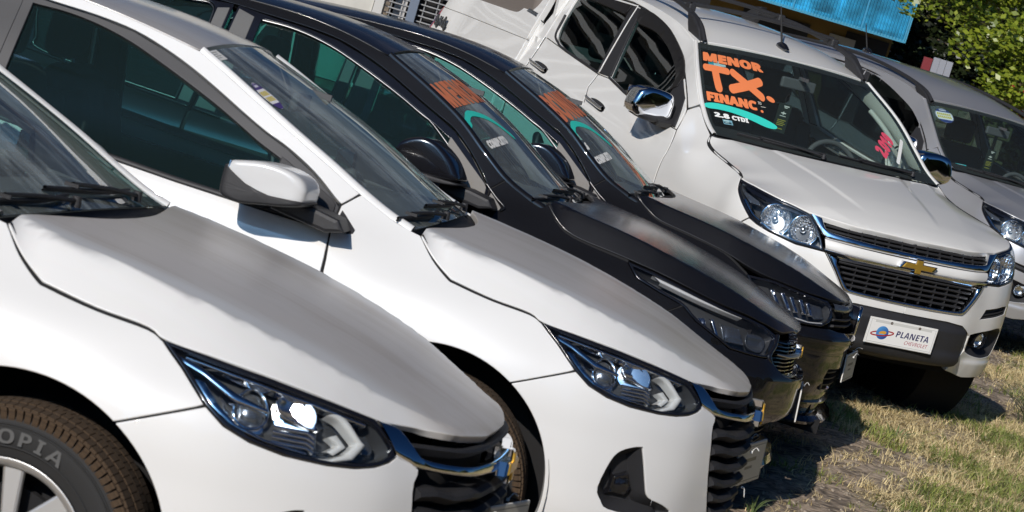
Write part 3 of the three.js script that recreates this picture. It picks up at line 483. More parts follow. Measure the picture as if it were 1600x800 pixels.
  mesh('rear_bumper', [panel(F, rb, { cell: .05, depth: .02 }), mirrorZ(panel(F, rb, { cell: .05, depth: .02 }))], P, root);
  const RW = glassSkin(F, rwE, [[-3.19, .98], [-3.08, 1.10], [-2.93, 1.16 + sp.lift], [-2.80, 1.235 + sp.lift]], 2.2); RW.out = () => [-.6, 1, 0];
  mesh('rear_window', panel(RW, [[-.99, .01], [.99, .01], [.99, .99], [-.99, .99]], { cell: [.12, .1], gap: 0, rim: false }), M.sideGlass, root);
  // roof and windscreen
  const yr = sp.lift; const roofC = (sp.lift ? [[-2.85, 1.20], [-2.5, 1.285], [-2.0, 1.345], [-1.6, 1.368], [-1.36, 1.368], [-1.2, 1.356], [-.99, 1.318], [-.85, 1.28]] : [[-2.85, 1.22], [-2.5, 1.30], [-2.0, 1.345], [-1.6, 1.358], [-1.36, 1.354], [-1.2, 1.345], [-.99, 1.315], [-.85, 1.28]]).map(([x, y]) => [x, y + yr]);
  const R = roofSkin(F, roofE, roofC), e0 = F(...roofE[0]), e1 = F(...roofE[roofE.length - 1]);
  const fr = a => lerp(-.99, e0[0], a * a), rr = a => lerp(-2.80, e1[0], a * a), av = Array.from({ length: 17 }, (_, i) => -1 + i / 8);
  mesh('roof', panel(R, outline(av.map(a => [fr(a), a]), av.slice().reverse().map(a => [rr(a), a])), { cell: [.06, .07], gap: .003, depth: .02 }), PT, root);
  mesh('headliner', panel((x, a) => { const p = R(x, a); return [p[0], p[1] - .03, p[2]]; }, [[-1.0, -.97], [-1.0, .97], [-2.75, .9], [-2.75, -.9]], { cell: .2, rim: false }), M.trim, root);
  const W = glassSkin(F, wsE, [[-.18, .985], [-.36, 1.078 + yr * .3], [-.58, 1.180 + yr * .7], [-.79, 1.252 + yr], [-.99, 1.315 + yr]]);
  W.out = () => [.5, 1, 0];
  const ws = mesh('windscreen', panel(W, [[-.985, .0], [.985, .0], [.985, .99], [-.985, .99]], { cell: [.06, .06], gap: 0, rim: false }), M.glass, root);
  mesh('windscreen_border', [strip(W, [[-.98, .0], [0, .0], [.98, .0]], [[-.98, .055], [0, .045], [.98, .055]], [[0, -.003], [1, -.003]], 40), ...[-1, 1].map(k => strip(W, [[k * .985, 0], [k * .985, .99]], [[k * .965, 0], [k * .965, .99]], [[0, -.003], [1, -.003]], 30)), strip(W, [[-.98, .99], [.98, .99]], [[-.98, .96], [.98, .96]], [[0, -.003], [1, -.003]], 30)], M.dark, ws);
  for (const k of [-1, 1]) mesh('pillar_cap', strip(W, [[k, 0], [k, 1]], [[k * .945, .0], [k * .95, 1]], [[0, -.004], [.05, .004], [.25, .012], [.6, .012], [.95, .004], [1, -.002]], 40), P, root);
  wiper(root, W, [-.30, .02], [.30, .075]); wiper(root, W, [.42, .01], [.86, .055]);
  // bonnet
  const E3 = hoodE.map(([t, y]) => F(t, y)); const dy = K === 'W' ? 0 : K === 'C' ? .024 : .022;
  const lx = [-.3, -.2, -.06, .062, .2, .328, .453, .575, .676, .76, .83, .885, .93];
  const yc = curve1(lx, [.997, .985, .970, .958, .938, .915, .888, .858, .824, .796, .771, .748, .72].map((v, i) => v + dy * [1, 1, 1, 1, 1, .9, .9, .8, .7, .5, .3, K === 'D' ? .8 : 0, 0][i]));
  const ysc = curve1(lx, [.988, .975, .957, .944, .924, .901, .874, .843, .809, .784, .766, .746, .72].map((v, i) => v + dy * [1, 1, 1, 1, 1, .9, .9, .8, .7, .5, .3, K === 'D' ? .8 : 0, 0][i])), sc = table([-.3, -.2, -.06, .062, .2, .328, .453, .575, .676, .76, .83, .885], [.72, .70, .69, .682, .672, .648, .612, .556, .49, .41, .3, .04]);
  const H = hoodSkin(E3, yc, sc, ysc, 1.12);
  const eR = E3.map(p => [p[0], p[2]]), hr = [[eR[0][0], eR[0][1]], [-.20, .6], [-.165, .4], [-.135, .2], [-.125, 0]], hoodPoly = outline(sm(eR), [[eR[eR.length - 1][0], 0]], sm(eR.map(([x, s]) => [x, -s]).reverse()), sm(hr.map(([x, s]) => [x, -s])), sm(hr.slice().reverse()));
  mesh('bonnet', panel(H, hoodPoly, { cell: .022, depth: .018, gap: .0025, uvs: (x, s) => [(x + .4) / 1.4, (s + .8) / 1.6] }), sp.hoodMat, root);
  mesh('cowl', ribbon([-.72, -.5, -.25, 0, .25, .5, .72].map(s => V3(...H(lerp(-.128, -.225, (s / .7) ** 2) + .012, s * .96)).add(V3(0, -.02, 0))), [-1.0, -.7, -.35, 0, .35, .7, 1.0].map(a => V3(...W(a * .99, .012)).add(V3(0, -.012, 0))), 30, -.012), M.plastic, root);
  // lamps
  for (const sgn of [1, -1]) {
    const g = new THREE.Group(); g.name = 'headlight'; root.add(g); const A = (n, ge, m) => mesh(n, dir(Array.isArray(ge) ? join(ge) : ge, sgn), m, g);
    const q = inset(hl, .006);
    A('lamp_bowl', [panel(F, q, { cell: .03, off: -.06, rim: false, gap: 0 }), strip(F, [...q, q[0]], [...q, q[0]].map(p => p), [[0, -.002], [.5, -.03], [1, -.06]], q.length * 3)], M.lampDark);
    A('lamp_rim', strip(F, [...hl, hl[0]], [...inset(hl, .009), inset(hl, .009)[0]], ROUND(.002, .01), hl.length * 3), M.gloss);
    A('lamp_lens', panel(F, hl, { cell: .025, gap: .003, bulge: .005, bw: .03, depth: .01 }), K === 'W' ? M.lens : M.smoke);
    if (K === 'W') {
      A('reflector', panel(F, outline(sm([[.952, .768], [.944, .784], [.909, .797], [.870, .783], [.832, .737], [.845, .728], [.94, .745]])), { cell: .012, off: -.016, bulge: -.024, bw: .05, depth: .01 }), M.reflector);
      { const c = lift(F, [[.893, .762]], -.034)[0], fc = new THREE.SphereGeometry(.9, 24, 10, 0, 7, 0, .056).translate(0, -.9, 0).scale(1, 1, .8).applyMatrix4(new THREE.Matrix4().makeTranslation(c.x, c.y, c.z).multiply(new THREE.Matrix4().makeRotationFromQuaternion(new THREE.Quaternion().setFromUnitVectors(V3(0, 1, 0), V3(.032, .300, .95).normalize())))); A('glare_facet', fc, M.facet); }  // added mirror facet, aimed to throw the sun's glare at the camera
      A('projector', [panel(F, arcUV(1.0, .752, .040, 0, 350, 30), { cell: .012, off: -.045, bulge: .02, bw: .045, depth: .02 })], M.lampGrey); A('projector_ring', lineOn(F, arcUV(1.0, .752, .043, 0, 360, 30), .004, -.038, 60), M.chrome);
      A('inner_reflector', panel(F, outline([[1.10, .79], [.97, .788], [.95, .70], [1.03, .70]]), { cell: .02, off: -.055, bulge: -.012, bw: .06, rim: false }), M.reflector);
      A('outer_reflector', panel(F, outline([[.83, .78], [.72, .768], [.66, .735], [.66, .695], [.74, .676], [.83, .674]]), { cell: .02, off: -.052, bulge: -.012, bw: .06, rim: false }), M.lampGrey);
      A('ribbed_reflector', [0, 1, 2, 3].map(k => strip(F, [[.945, .728 - k * .0115], [.86, .73 - k * .0115], [.838, .722 - k * .0115]], [[.945, .719 - k * .0115], [.86, .721 - k * .0115], [.842, .713 - k * .0115]], ROUND(.006, .012).map(([w, h]) => [w, h - .022]), 16)), M.reflector);
      A('light_guide', [strip(F, sm([[.812, .768], [.775, .757], [.735, .727], [.728, .719]], 6), sm([[.775, .771], [.75, .762], [.715, .728], [.70, .718]], 6), ROUND(.012, .02).map(([w, h]) => [w, h - .02]), 24), strip(F, [[.728, .719], [.76, .692], [.80, .676], [.85, .672]], [[.70, .718], [.735, .683], [.80, .668], [.85, .666]], ROUND(.012, .02).map(([w, h]) => [w, h - .02]), 24), strip(F, [[.80, .727], [.772, .711], [.80, .692]], [[.775, .735], [.748, .711], [.782, .686]], ROUND(.008, .02).map(([w, h]) => [w, h - .03]), 20)], M.lampWhite);
      A('chrome_blades', [strip(F, [[1.20, .812], [1.15, .803], [1.05, .770], [.965, .752]], [[1.185, .795], [1.13, .782], [1.05, .752], [.965, .744]], ROUND(.008, .02).map(([w, h]) => [w, h - .016]), 24), strip(F, [[1.155, .772], [1.1, .728], [1.05, .700], [.97, .682], [.86, .674]], [[1.12, .772], [1.075, .735], [1.03, .708], [.96, .690], [.86, .681]], ROUND(.008, .02).map(([w, h]) => [w, h - .016]), 24), strip(F, [[1.18, .812], [1.0, .800], [.85, .786], [.70, .764]], [[1.18, .806], [1.0, .793], [.85, .778], [.70, .756]], ROUND(.005, .02).map(([w, h]) => [w, h - .014]), 30)], M.chrome);
      A('indicator', panel(F, outline([[.715, .742], [.675, .748], [.648, .72], [.66, .70], [.70, .70], [.685, .718]]), { cell: .02, off: -.035, depth: .02 }), M.lampGrey);
    } else if (K === 'C') {
      A('light_guide', strip(F, sm([[1.206, .846], [1.084, .828], [.959, .810], [.756, .785]]), sm([[1.170, .830], [1.057, .813], [.93, .797], [.76, .780]]), ROUND(.006, .02).map(([w, h]) => [w, h - .008]), 30), M.lampWhite);
      A('reflector', [panel(F, outline([[.985, .755], [.94, .762], [.93, .70], [.965, .72]]), { cell: .02, off: -.02, bulge: -.015, bw: .03 }), panel(F, outline([[.92, .765], [.90, .764], [.865, .69], [.885, .69]]), { cell: .02, off: -.02, bulge: .004 })], M.reflector);
      A('projector', [panel(F, outline([[.86, .758], [.75, .757], [.72, .69], [.84, .685]]), { cell: .02, off: -.03, bulge: .012, bw: .03 }), panel(F, outline(sm([[.70, .748], [.60, .745], [.56, .72], [.60, .675], [.69, .68], [.715, .71], [.70, .748]])), { cell: .015, off: -.03, bulge: -.02, bw: .05 })], M.lampGrey);
    } else {
      A('led_fins', [0, 1, 2, 3, 4].map(k => panel(F, outline([[.985 - k * .058, .785 - k * .005], [.955 - k * .058, .782 - k * .005], [.905 - k * .05, .70], [.93 - k * .05, .70]]), { cell: .02, off: -.02 + .005 * (k % 2), bulge: .008, bw: .012 })), M.reflector);
      A('light_guide', strip(F, [[.88, .680], [.75, .672], [.65, .680]], [[.88, .672], [.75, .665], [.65, .673]], ROUND(.006, .02).map(([w, h]) => [w, h - .012]), 24), M.lampWhite);
      A('projector', panel(F, outline([[.72, .765], [.60, .76], [.59, .70], [.69, .69]]), { cell: .02, off: -.03, bulge: -.015, bw: .03 }), M.lampGrey);
    }
  }
  ({ W: frontW, C: frontC, D: frontD })[K](root, F, sp, hl, P);
  // mirrors
  const mp = { W: [[-.765, .985], [-.764, 1.005], [-.755, 1.025], [-.735, 1.033], [-.653, 1.049], [-.57, 1.049], [-.515, 1.034], [-.492, 1.012], [-.488, .99], [-.494, .966], [-.55, .952], [-.62, .94], [-.70, .925], [-.75, .93], [-.763, .955]], C: [[-.79, 1.03], [-.775, 1.062], [-.741, 1.088], [-.693, 1.103], [-.636, 1.094], [-.575, 1.056], [-.535, 1.01], [-.525, .98], [-.60, .966], [-.70, .958], [-.77, .965]] };
  const mw = x => K === 'W' ? -.595 + (x + .6) * .88 : x, mo = mp[K === 'W' ? 'W' : 'C'].map(([x, y]) => [mw(x), y]);
  for (const sgn of [1, -1]) {
    const g = new THREE.Group(); g.name = 'mirror'; root.add(g); const pts = sm([...mo, mo[0]], 3).slice(0, -1);
    mesh('mirror_shell', dir(lump(pts, .865, 1.035, 9, 26, -.02), sgn), K === 'W' ? M.mirrorCap : M.gloss, g);
    const low = K === 'W' ? [[-.771, 1.012], [-.755, 1.008], [-.715, .985], [-.60, .964], [-.50, .972], [-.486, .968], [-.50, .956], [-.55, .943], [-.62, .930], [-.70, .916], [-.755, .924], [-.768, .95]] : [[-.79, .99], [-.70, .975], [-.60, .972], [-.52, .972], [-.53, .96], [-.62, .95], [-.72, .945], [-.78, .955]];
    mesh('mirror_base', dir([lump(sm([...low, low[0]].map(([x, y]) => [mw(x), y]), 3).slice(0, -1), .86, 1.042, 9, 26, -.02), prism([[-.62, .960], [-.50, .958], [-.42, .945], [-.395, .915], [-.45, .898], [-.62, .918]], .77, .92, .012)], sgn), M.plastic, g);
    mesh('mirror_glass', dir(bx(.004, .085, .15, -.748, .985, .955), sgn), M.chrome, g);
  }
  // under the skin
  for (const x of [0, -2.551]) for (const q of [1, -1]) mesh('wheel_arch_liner', [new THREE.CylinderGeometry(.385, .385, .30, 40, 1, true, -Math.PI * .62, Math.PI * 1.24).rotateX(Math.PI / 2).translate(x, .315, q * .69), new THREE.CircleGeometry(.385, 40).translate(x, .315, q * .54)], M.dark, root);
  mesh('engine_bay', [bx(.78, .50, 1.06, .28, .50, 0), bx(.62, .30, .9, .48, .40, 0)], M.dark, root);
  mesh('underbody', [bx(3.0, .06, 1.42, -1.25, .19, 0), bx(.9, .06, 1.0, .40, .20, 0)], M.dark, root);
  mesh('boot_trim', bx(.5, .04, 1.1, -2.75, .9, 0), M.dash, root);
  makeInterior(root, { dx: -.62, dy: .93, hw: .76, floor: .24, sx: -1.18, sy: .38, ss: .36, sc: 1.0, len: 2.6, mx: -.78, my: 1.19 + yr });
  for (const [x, t] of [[0, 1], [-2.551, 1]]) for (const s of [1, -1]) makeWheel(root, .318, .19, .20, [x, .287, s * .745], s, 5, K === 'W' ? 'ECOPIA' : null);
  SKIN.set(root, { F, W, H, R }); return root;
}
const dir = (g, s) => { const q = Array.isArray(g) ? join(g) : g; return s > 0 ? q : mirrorZ(q); };
const fullU = (right) => outline(right, mir(right));                // closes a right-hand line from the centre top to the centre bottom with its mirror image
function slat(F, te, y, prof, n = 41, zig = 0) { // bar across the nose
  const pos = [], uv = [], idx = [], m = prof.length;
  for (let i = 0; i < n; i++) { const t = lerp(-te, te, i / (n - 1)), z = zig ? zig * (2 * Math.abs(((t / .16) % 1 + 1) % 1 - .5) - .5) : 0; for (const [o, h] of prof) { const v = y + h + z, p = F(t, v), N = normalAt(F, t, v); pos.push(p[0] + N[0] * (o + z * .8), p[1] + N[1] * o, p[2] + N[2] * (o + z * .8)); uv.push(t, h); } }
  for (let i = 0; i < n - 1; i++) for (let j = 0; j < m; j++) { const a = i * m + j, b = i * m + (j + 1) % m; idx.push(a, b + m, b, a, a + m, b + m); }
  for (const e of [0, n - 1]) for (let j = 1; j < m - 1; j++) e ? idx.push(e * m, e * m + j, e * m + j + 1) : idx.push(0, j + 1, j);
  const g = geoOf(pos, null, uv, idx).toNonIndexed(); g.computeVertexNormals(); return g;
}
function plate(root, p, tilt, w, h, mat, yaw = 0) { const g = new THREE.Group(); g.name = 'licence_plate'; g.position.set(...p); g.rotation.set(0, yaw, tilt, 'YZX'); root.add(g); mesh('plate_sheet', bx(.006, h, w, 0, 0, 0, .002), M.plateWhite, g); const f = mesh('plate_print', new THREE.PlaneGeometry(w - .008, h - .008).rotateY(Math.PI / 2).translate(.0042, 0, 0), mat, g); mesh('plate_holder', bx(.014, h * .8, w * .9, -.011, 0, 0, .004), M.plastic, g); return g; }
const dealerPlain = std(0xffffff, .5, { map: canvasTex(256, 84, (g, w, h) => { g.fillStyle = '#d9d6c9'; g.fillRect(0, 0, w, h); g.strokeStyle = '#8d8a80'; g.lineWidth = 2; g.strokeRect(5, 5, w - 10, h - 10); g.fillStyle = '#8a8676'; g.fillRect(60, 30, 120, 8); g.fillRect(84, 48, 70, 6); }) });
function frontW(root, F, sp, hl, P) {
  const ge = [[.607, .704], [.53, .682], [.545, .648], [.54, .60], [.513, .50], [.455, .39], [.40, .335], [.2, .315], [0, .31]];
  const right = outline([[.607, .704], [.632, .690], [.678, .676], [.735, .667], [.809, .663], [.914, .665], [.995, .676], [1.058, .695], [1.106, .725]], [[1.106, .725], [1.278, .64]], arcUV(AX, .315, .372, 120.2, 198, 24), [[1.1, .2], [.9, .175], [0, .165]]);
  const fog = sm([[.839, .556], [.865, .550], [.903, .531], [.924, .497], [.938, .414], [.918, .38], [.886, .358], [.774, .358], [.66, .375], [.70, .396], [.765, .412], [.79, .45], [.82, .516], [.839, .556]], 3).slice(0, -1);
  const poly = outline(right.slice(), mir(right).slice(1), sm(mir(ge).slice().reverse(), 2), sm(ge.slice().reverse(), 2));
  mesh('front_bumper', panel(F, poly, { cell: .022, depth: .03, gap: .0018, holes: [fog, mir(fog)] }), P, root);
  for (const s of [1, -1]) { const g = new THREE.Group(); g.name = 'fog_lamp_pocket'; root.add(g); const q = [...fog, fog[0]];
    mesh('pocket_wall', dir(strip(F, q, [...inset(fog, .03), inset(fog, .03)[0]], [[0, -.004], [.5, -.025], [1, -.05]], 70), s), M.plastic, g);
    mesh('pocket_floor', dir(panel(F, inset(fog, .028), { cell: .03, off: -.05, gap: 0, rim: false }), s), M.plastic, g);
    mesh('pocket_blade', dir(panel(F, outline([[.89, .45], [.84, .47], [.81, .425], [.83, .40], [.89, .40]]), { cell: .02, off: -.03, bulge: .012, bw: .03, depth: .03 }), s), M.gloss, g); }
  const gb = sm([[.60, .752], [.55, .70], [.535, .64], [.53, .58], [.5, .49], [.44, .39], [.38, .335], [0, .31]], 2); const gtop = [[0, .742], [.2, .75], [.395, .757], [.6, .758]];
  const gpoly = outline(gtop, gb, mir(gb).slice(1), mir(gtop).slice(1));
  const g = new THREE.Group(); g.name = 'grille'; root.add(g);
  mesh('grille_back', panel(F, gpoly, { cell: .05, off: -.07, gap: 0, rim: false }), M.dark, g);
  const te = curve1([.31, .335, .39, .49, .58, .64, .70, .752], [.30, .38, .44, .5, .53, .535, .55, .585]);
  const prof = [[-.06, .018], [-.012, .012], [.002, .004], [.004, -.004], [-.018, -.016], [-.06, -.014]];
  for (const y of [.728]) mesh('grille_slat', slat(F, te(y) - .004, y, prof.map(([o, h]) => [o - .006, h * .8]), 41, 0), M.plastic, g);
  for (const y of [.628, .578, .528, .478, .43, .384, .345]) mesh('grille_slat', slat(F, te(y) - .006, y, prof.map(([o, h]) => [o + .004, h * 1.15]), 61, .010), M.plastic, g);
  const tA = sm([[.664, .769], [.6, .761], [.57, .742], [.525, .704], [.343, .695], [.12, .692], [0, .691]], 4), tB = sm([[.61, .704], [.585, .697], [.56, .69], [.525, .681], [.338, .673], [.12, .667], [0, .666]], 4);
  const trim = strip(F, tA, tB, ROUND(.007, .02), 60); mesh('grille_trim', [trim, mirrorZ(trim)], M.chrome, g);
  bowtie(root, [.934, .674, 0], .18, .084, .12);
  plate(root, [.948, .512, .01], .07, .40, .135, dealerPlain, -.23);
  const ties = []; for (const s of [.16, -.16]) cableTie(ties, [.94, .568, s], [.02, .012, s * .12]); cableTie(ties, [.945, .452, .16], [.012, -.02, .05]); mesh('cable_tie', ties, M.tie, root);
}
function frontC(root, F, sp, hl, P) {
  const ge = [[.513, .738], [.55, .70], [.592, .656], [.481, .601], [.383, .590], [.2, .584], [0, .582]];
  const bul = (t, y) => .035 * sstep(.665, .575, y) * sstep(1.05, .85, Math.abs(t)) - .05 * sstep(.46, .36, y) * sstep(.95, .5, Math.abs(t));
  const right = outline([[.592, .656], [.609, .655], [.724, .656], [.828, .662], [.883, .686], [.998, .731], [1.059, .772]], [[1.059, .772], [1.278, .64]], arcUV(AX, .315, .372, 120.2, 198, 24), [[1.1, .2], [.9, .2], [0, .2]]);
  const top = [[.592, .656], [.481, .601], [.383, .590], [.2, .584], [0, .582]], low = [[.0, .41], [.42, .40], [.55, .37], [.56, .30], [.4, .265], [0, .26]], hole = outline(sm(low, 2), mir(low).slice(1));
  const holeC = outline(low.slice(1, 5), mir(low.slice(1, 5)));
  mesh('front_bumper', panel(F, outline(right, mir(right).slice(1), mir(top).slice().reverse().slice(1), top.slice().reverse()), { cell: .025, depth: .03, gap: .002, offFn: bul, holes: [holeC] }), P, root);
  const g = new THREE.Group(); g.name = 'grille'; root.add(g); const gt = [[0, .728], [.3, .736], [.5, .745], [.54, .71], [.585, .66], [.48, .606], [.383, .594], [0, .586]];
  mesh('grille_back', panel(F, outline(gt, mir(gt)), { cell: .05, off: -.045, gap: 0, rim: false }), M.dark, g);
  const bars = []; for (let k = 0; k < 9; k++) { const y = .598 + k * .0155; bars.push(slat(F, y < .66 ? lerp(.43, .57, (y - .59) / .07) : lerp(.57, .49, (y - .66) / .08), y, [[-.04, .0022], [-.012, .0022], [-.012, -.0022], [-.04, -.0022]], 31, .004)); } mesh('grille_mesh', bars, M.gloss, g);
  const tr = strip(F, [[.53, .678], [.4, .675], [.1, .672], [0, .672]], [[.53, .670], [.4, .664], [.1, .660], [0, .660]], ROUND(.010, .02), 30); mesh('grille_trim', [tr, mirrorZ(tr)], M.satin, g);
  const sur = strip(F, sm([[.52, .748], [.56, .70], [.60, .656], [.485, .594], [.383, .586], [0, .578]], 3), sm([[.50, .744], [.53, .70], [.572, .658], [.478, .606], [.383, .597], [0, .590]], 3), ROUND(.008, .02), 40); mesh('grille_surround', [sur, mirrorZ(sur)], M.gloss, g);
  mesh('lower_mesh', [panel(F, holeC, { cell: .05, off: -.09, rim: false }), ...[.285, .31, .335, .36, .385].map(y => slat(F, .54, y, [[-.08, .003], [-.05, .003], [-.05, -.003], [-.08, -.003]], 31))], M.plastic, root);
  bowtie(root, [.878, .672, 0], .13, .056, .1);
  for (const s of [1, -1]) mesh('fog_lamp_pocket', dir(panel(F, outline([[.93, .57], [.72, .55], [.70, .52], [.90, .47]]), { cell: .025, off: .012, bulge: -.02, bw: .05, depth: .03 }), s), M.plastic, root);
  mesh('chin_spoiler', slat(F, .86, .235, [[-.05, .03], [.02, .022], [.04, .0], [.035, -.02], [-.05, -.03]], 51), M.gloss, root);
  plate(root, [.935, .475, 0], .10, .40, .13, dealerPlain); const ties = []; cableTie(ties, [.938, .53, -.15], [.02, .01, .03]); mesh('cable_tie', ties, M.tie, root);
}
function frontD(root, F, sp, hl, P) {
  const ridge = (t, y) => .035 * sstep(.65, .615, y) * sstep(1.0, .8, Math.abs(t)) - .022 * sstep(.59, .55, y) * sstep(.9, .7, Math.abs(t)) - .03 * sstep(.42, .33, y);
  const right = outline([[.583, .658], [.66, .655], [.818, .650], [.95, .668], [1.06, .735]], [[1.06, .735], [1.278, .64]], arcUV(AX, .315, .372, 120.2, 198, 24), [[1.1, .2], [.9, .2], [0, .2]]), top = [[.583, .658], [.45, .648], [.2, .640], [0, .638]];
  const lo = [[.50, .47], [.53, .43], [.50, .375], [.3, .36]], hole = outline(lo, mir(lo));
  mesh('front_bumper', panel(F, outline(right, mir(right).slice(1), mir(top).slice().reverse().slice(1), top.slice().reverse()), { cell: .025, depth: .03, gap: .002, offFn: ridge, holes: [hole] }), P, root);
  mesh('lower_mesh', [panel(F, hole, { cell: .05, off: -.05, rim: false }), ...[.39, .42, .45].map(y => slat(F, .5, y, [[-.04, .005], [-.005, .003], [-.005, -.003], [-.04, -.005]], 31))], M.plastic, root);
  const g = new THREE.Group(); g.name = 'grille'; root.add(g); const gt = [[0, .758], [.3, .764], [.54, .768], [.545, .72], [.57, .68], [.55, .655], [.2, .645], [0, .643]];
  mesh('grille_back', panel(F, outline(gt, mir(gt)), { cell: .05, off: -.04, gap: 0, rim: false }), M.dark, g);
  const t1 = strip(F, [[.55, .768], [.3, .764], [0, .758]], [[.55, .735], [.3, .735], [0, .732]], ROUND(.012, .02), 30); mesh('grille_trim', [t1, mirrorZ(t1)], M.lampGrey, g);
  for (const y of [.70, .672]) mesh('grille_slat', slat(F, .545, y, [[-.03, .006], [.0, .005], [.004, 0], [.0, -.005], [-.03, -.006]], 41), M.plastic, g);
  const em = new THREE.Group(); em.name = 'emblem'; em.position.set(.888, .688, 0); em.rotation.set(0, Math.PI / 2, 0); em.scale.set(.82, 1, 1); root.add(em);
  mesh('emblem_ring', new THREE.TorusGeometry(.066, .009, 12, 48), M.chrome, em); mesh('emblem_face', new THREE.CylinderGeometry(.066, .070, .05, 40).rotateX(Math.PI / 2).translate(0, 0, -.022), M.gloss, em);
  const fin = strip(F, sm([[.70, .585], [.62, .52], [.56, .45], [.52, .37]], 4), sm([[.67, .585], [.595, .52], [.54, .45], [.50, .37]], 4), ROUND(.012, .02), 24); both('fog_blade', fin, M.gloss, root);
  both('fog_lamp_pocket', panel(F, outline([[.90, .54], [.76, .545], [.70, .47], [.86, .44]]), { cell: .025, off: .004, bulge: -.02, bw: .05, depth: .03 }), M.plastic, root);
  mesh('chin_spoiler', [slat(F, .9, .232, [[-.05, .022], [.02, .016], [.05, .004], [.045, -.012], [-.05, -.03]], 51), slat(F, .8, .30, [[-.06, .006], [.0, .004], [.0, -.004], [-.06, -.006]], 41)], M.gloss, root);
  plate(root, [.915, .470, .01], .07, .40, .135, dealerPlain, -.13); const ties = []; cableTie(ties, [.918, .53, .15], [.02, .015, -.04]); cableTie(ties, [.918, .53, -.16], [.04, .02, -.05]); mesh('cable_tie', ties, M.tie, root);
}
// ---------------------------------------------------------------- the pickup and the sport utility car, which share their front
const TY = [.25, .40, .55, .70, .85, .95, 1.03, 1.10, 1.18, 1.26, 1.40, 1.55, 1.66, 1.74];
const tN = [-.08, -.02, 0, 0, -.01, -.04, -.075, -.12, -.19, -.27, -.4, -.5, -.6, -.7], tC = [-.10, -.05, -.02, -.015, -.03, -.06, -.09, -.14, -.2, -.28, -.4, -.5, -.6, -.7], tC6 = [-.08, -.03, -.005, 0, -.01, -.03, -.06, -.11, -.19, -.27, -.38, -.48, -.58, -.68],
  tF = [-.06, -.02, 0, 0, -.005, -.015, -.04, -.08, -.15, -.23, -.33, -.43, -.53, -.63], tF2 = [-.06, -.02, 0, 0, -.002, -.008, -.018, -.04, -.115, -.175, -.26, -.35, -.42, -.5], tD = [-.06, -.02, 0, 0, 0, -.007, -.024, -.056, -.099, -.138, -.196, -.259, -.307, -.345], tB = [-.06, -.02, 0, 0, 0, -.005, -.020, -.045, -.082, -.112, -.160, -.225, -.275, -.335];
const TF = bed => sideSkin(TY, [[.955, 0, tN], [.945, .2, tN], [.915, .40, tN], [.86, .56, tC], [.79, .705, tC], [.66, .83, tC6], [.46, .905, tF], [.25, .91, tF], [0, .92, tF], [-.25, .92, tF2], [-.5, .92, tD], [-1.1, .92, tD], [-2, .92, bed ? tB : tD], [-2.75, .92, bed ? tB : tD], [-2.85, .92, bed ? tB : tD], [-3.4, .92, bed ? tB : tD], [-4.2, .918, bed ? tB : tD], [-4.74, .90, bed ? tB : tD], [-4.82, .84, bed ? tB : tD], [-4.85, .4, bed ? tB : tD], [-4.85, 0, bed ? tB : tD]]);
const stretch = table([0, .49, .93, 1.37, 2.03, 2.58, 3.46, 4.5, 5.6, 6.4], [0, -.012, -.02, -.008, .042, .095, .185, .30, .42, .42]);
const stretched = F0 => { const F = (t, y) => { const a = Math.abs(t); return F0((t < 0 ? -1 : 1) * (a + stretch(a)), y); }; F.out = F0.out; F.end = F0.end - .42; return F; };
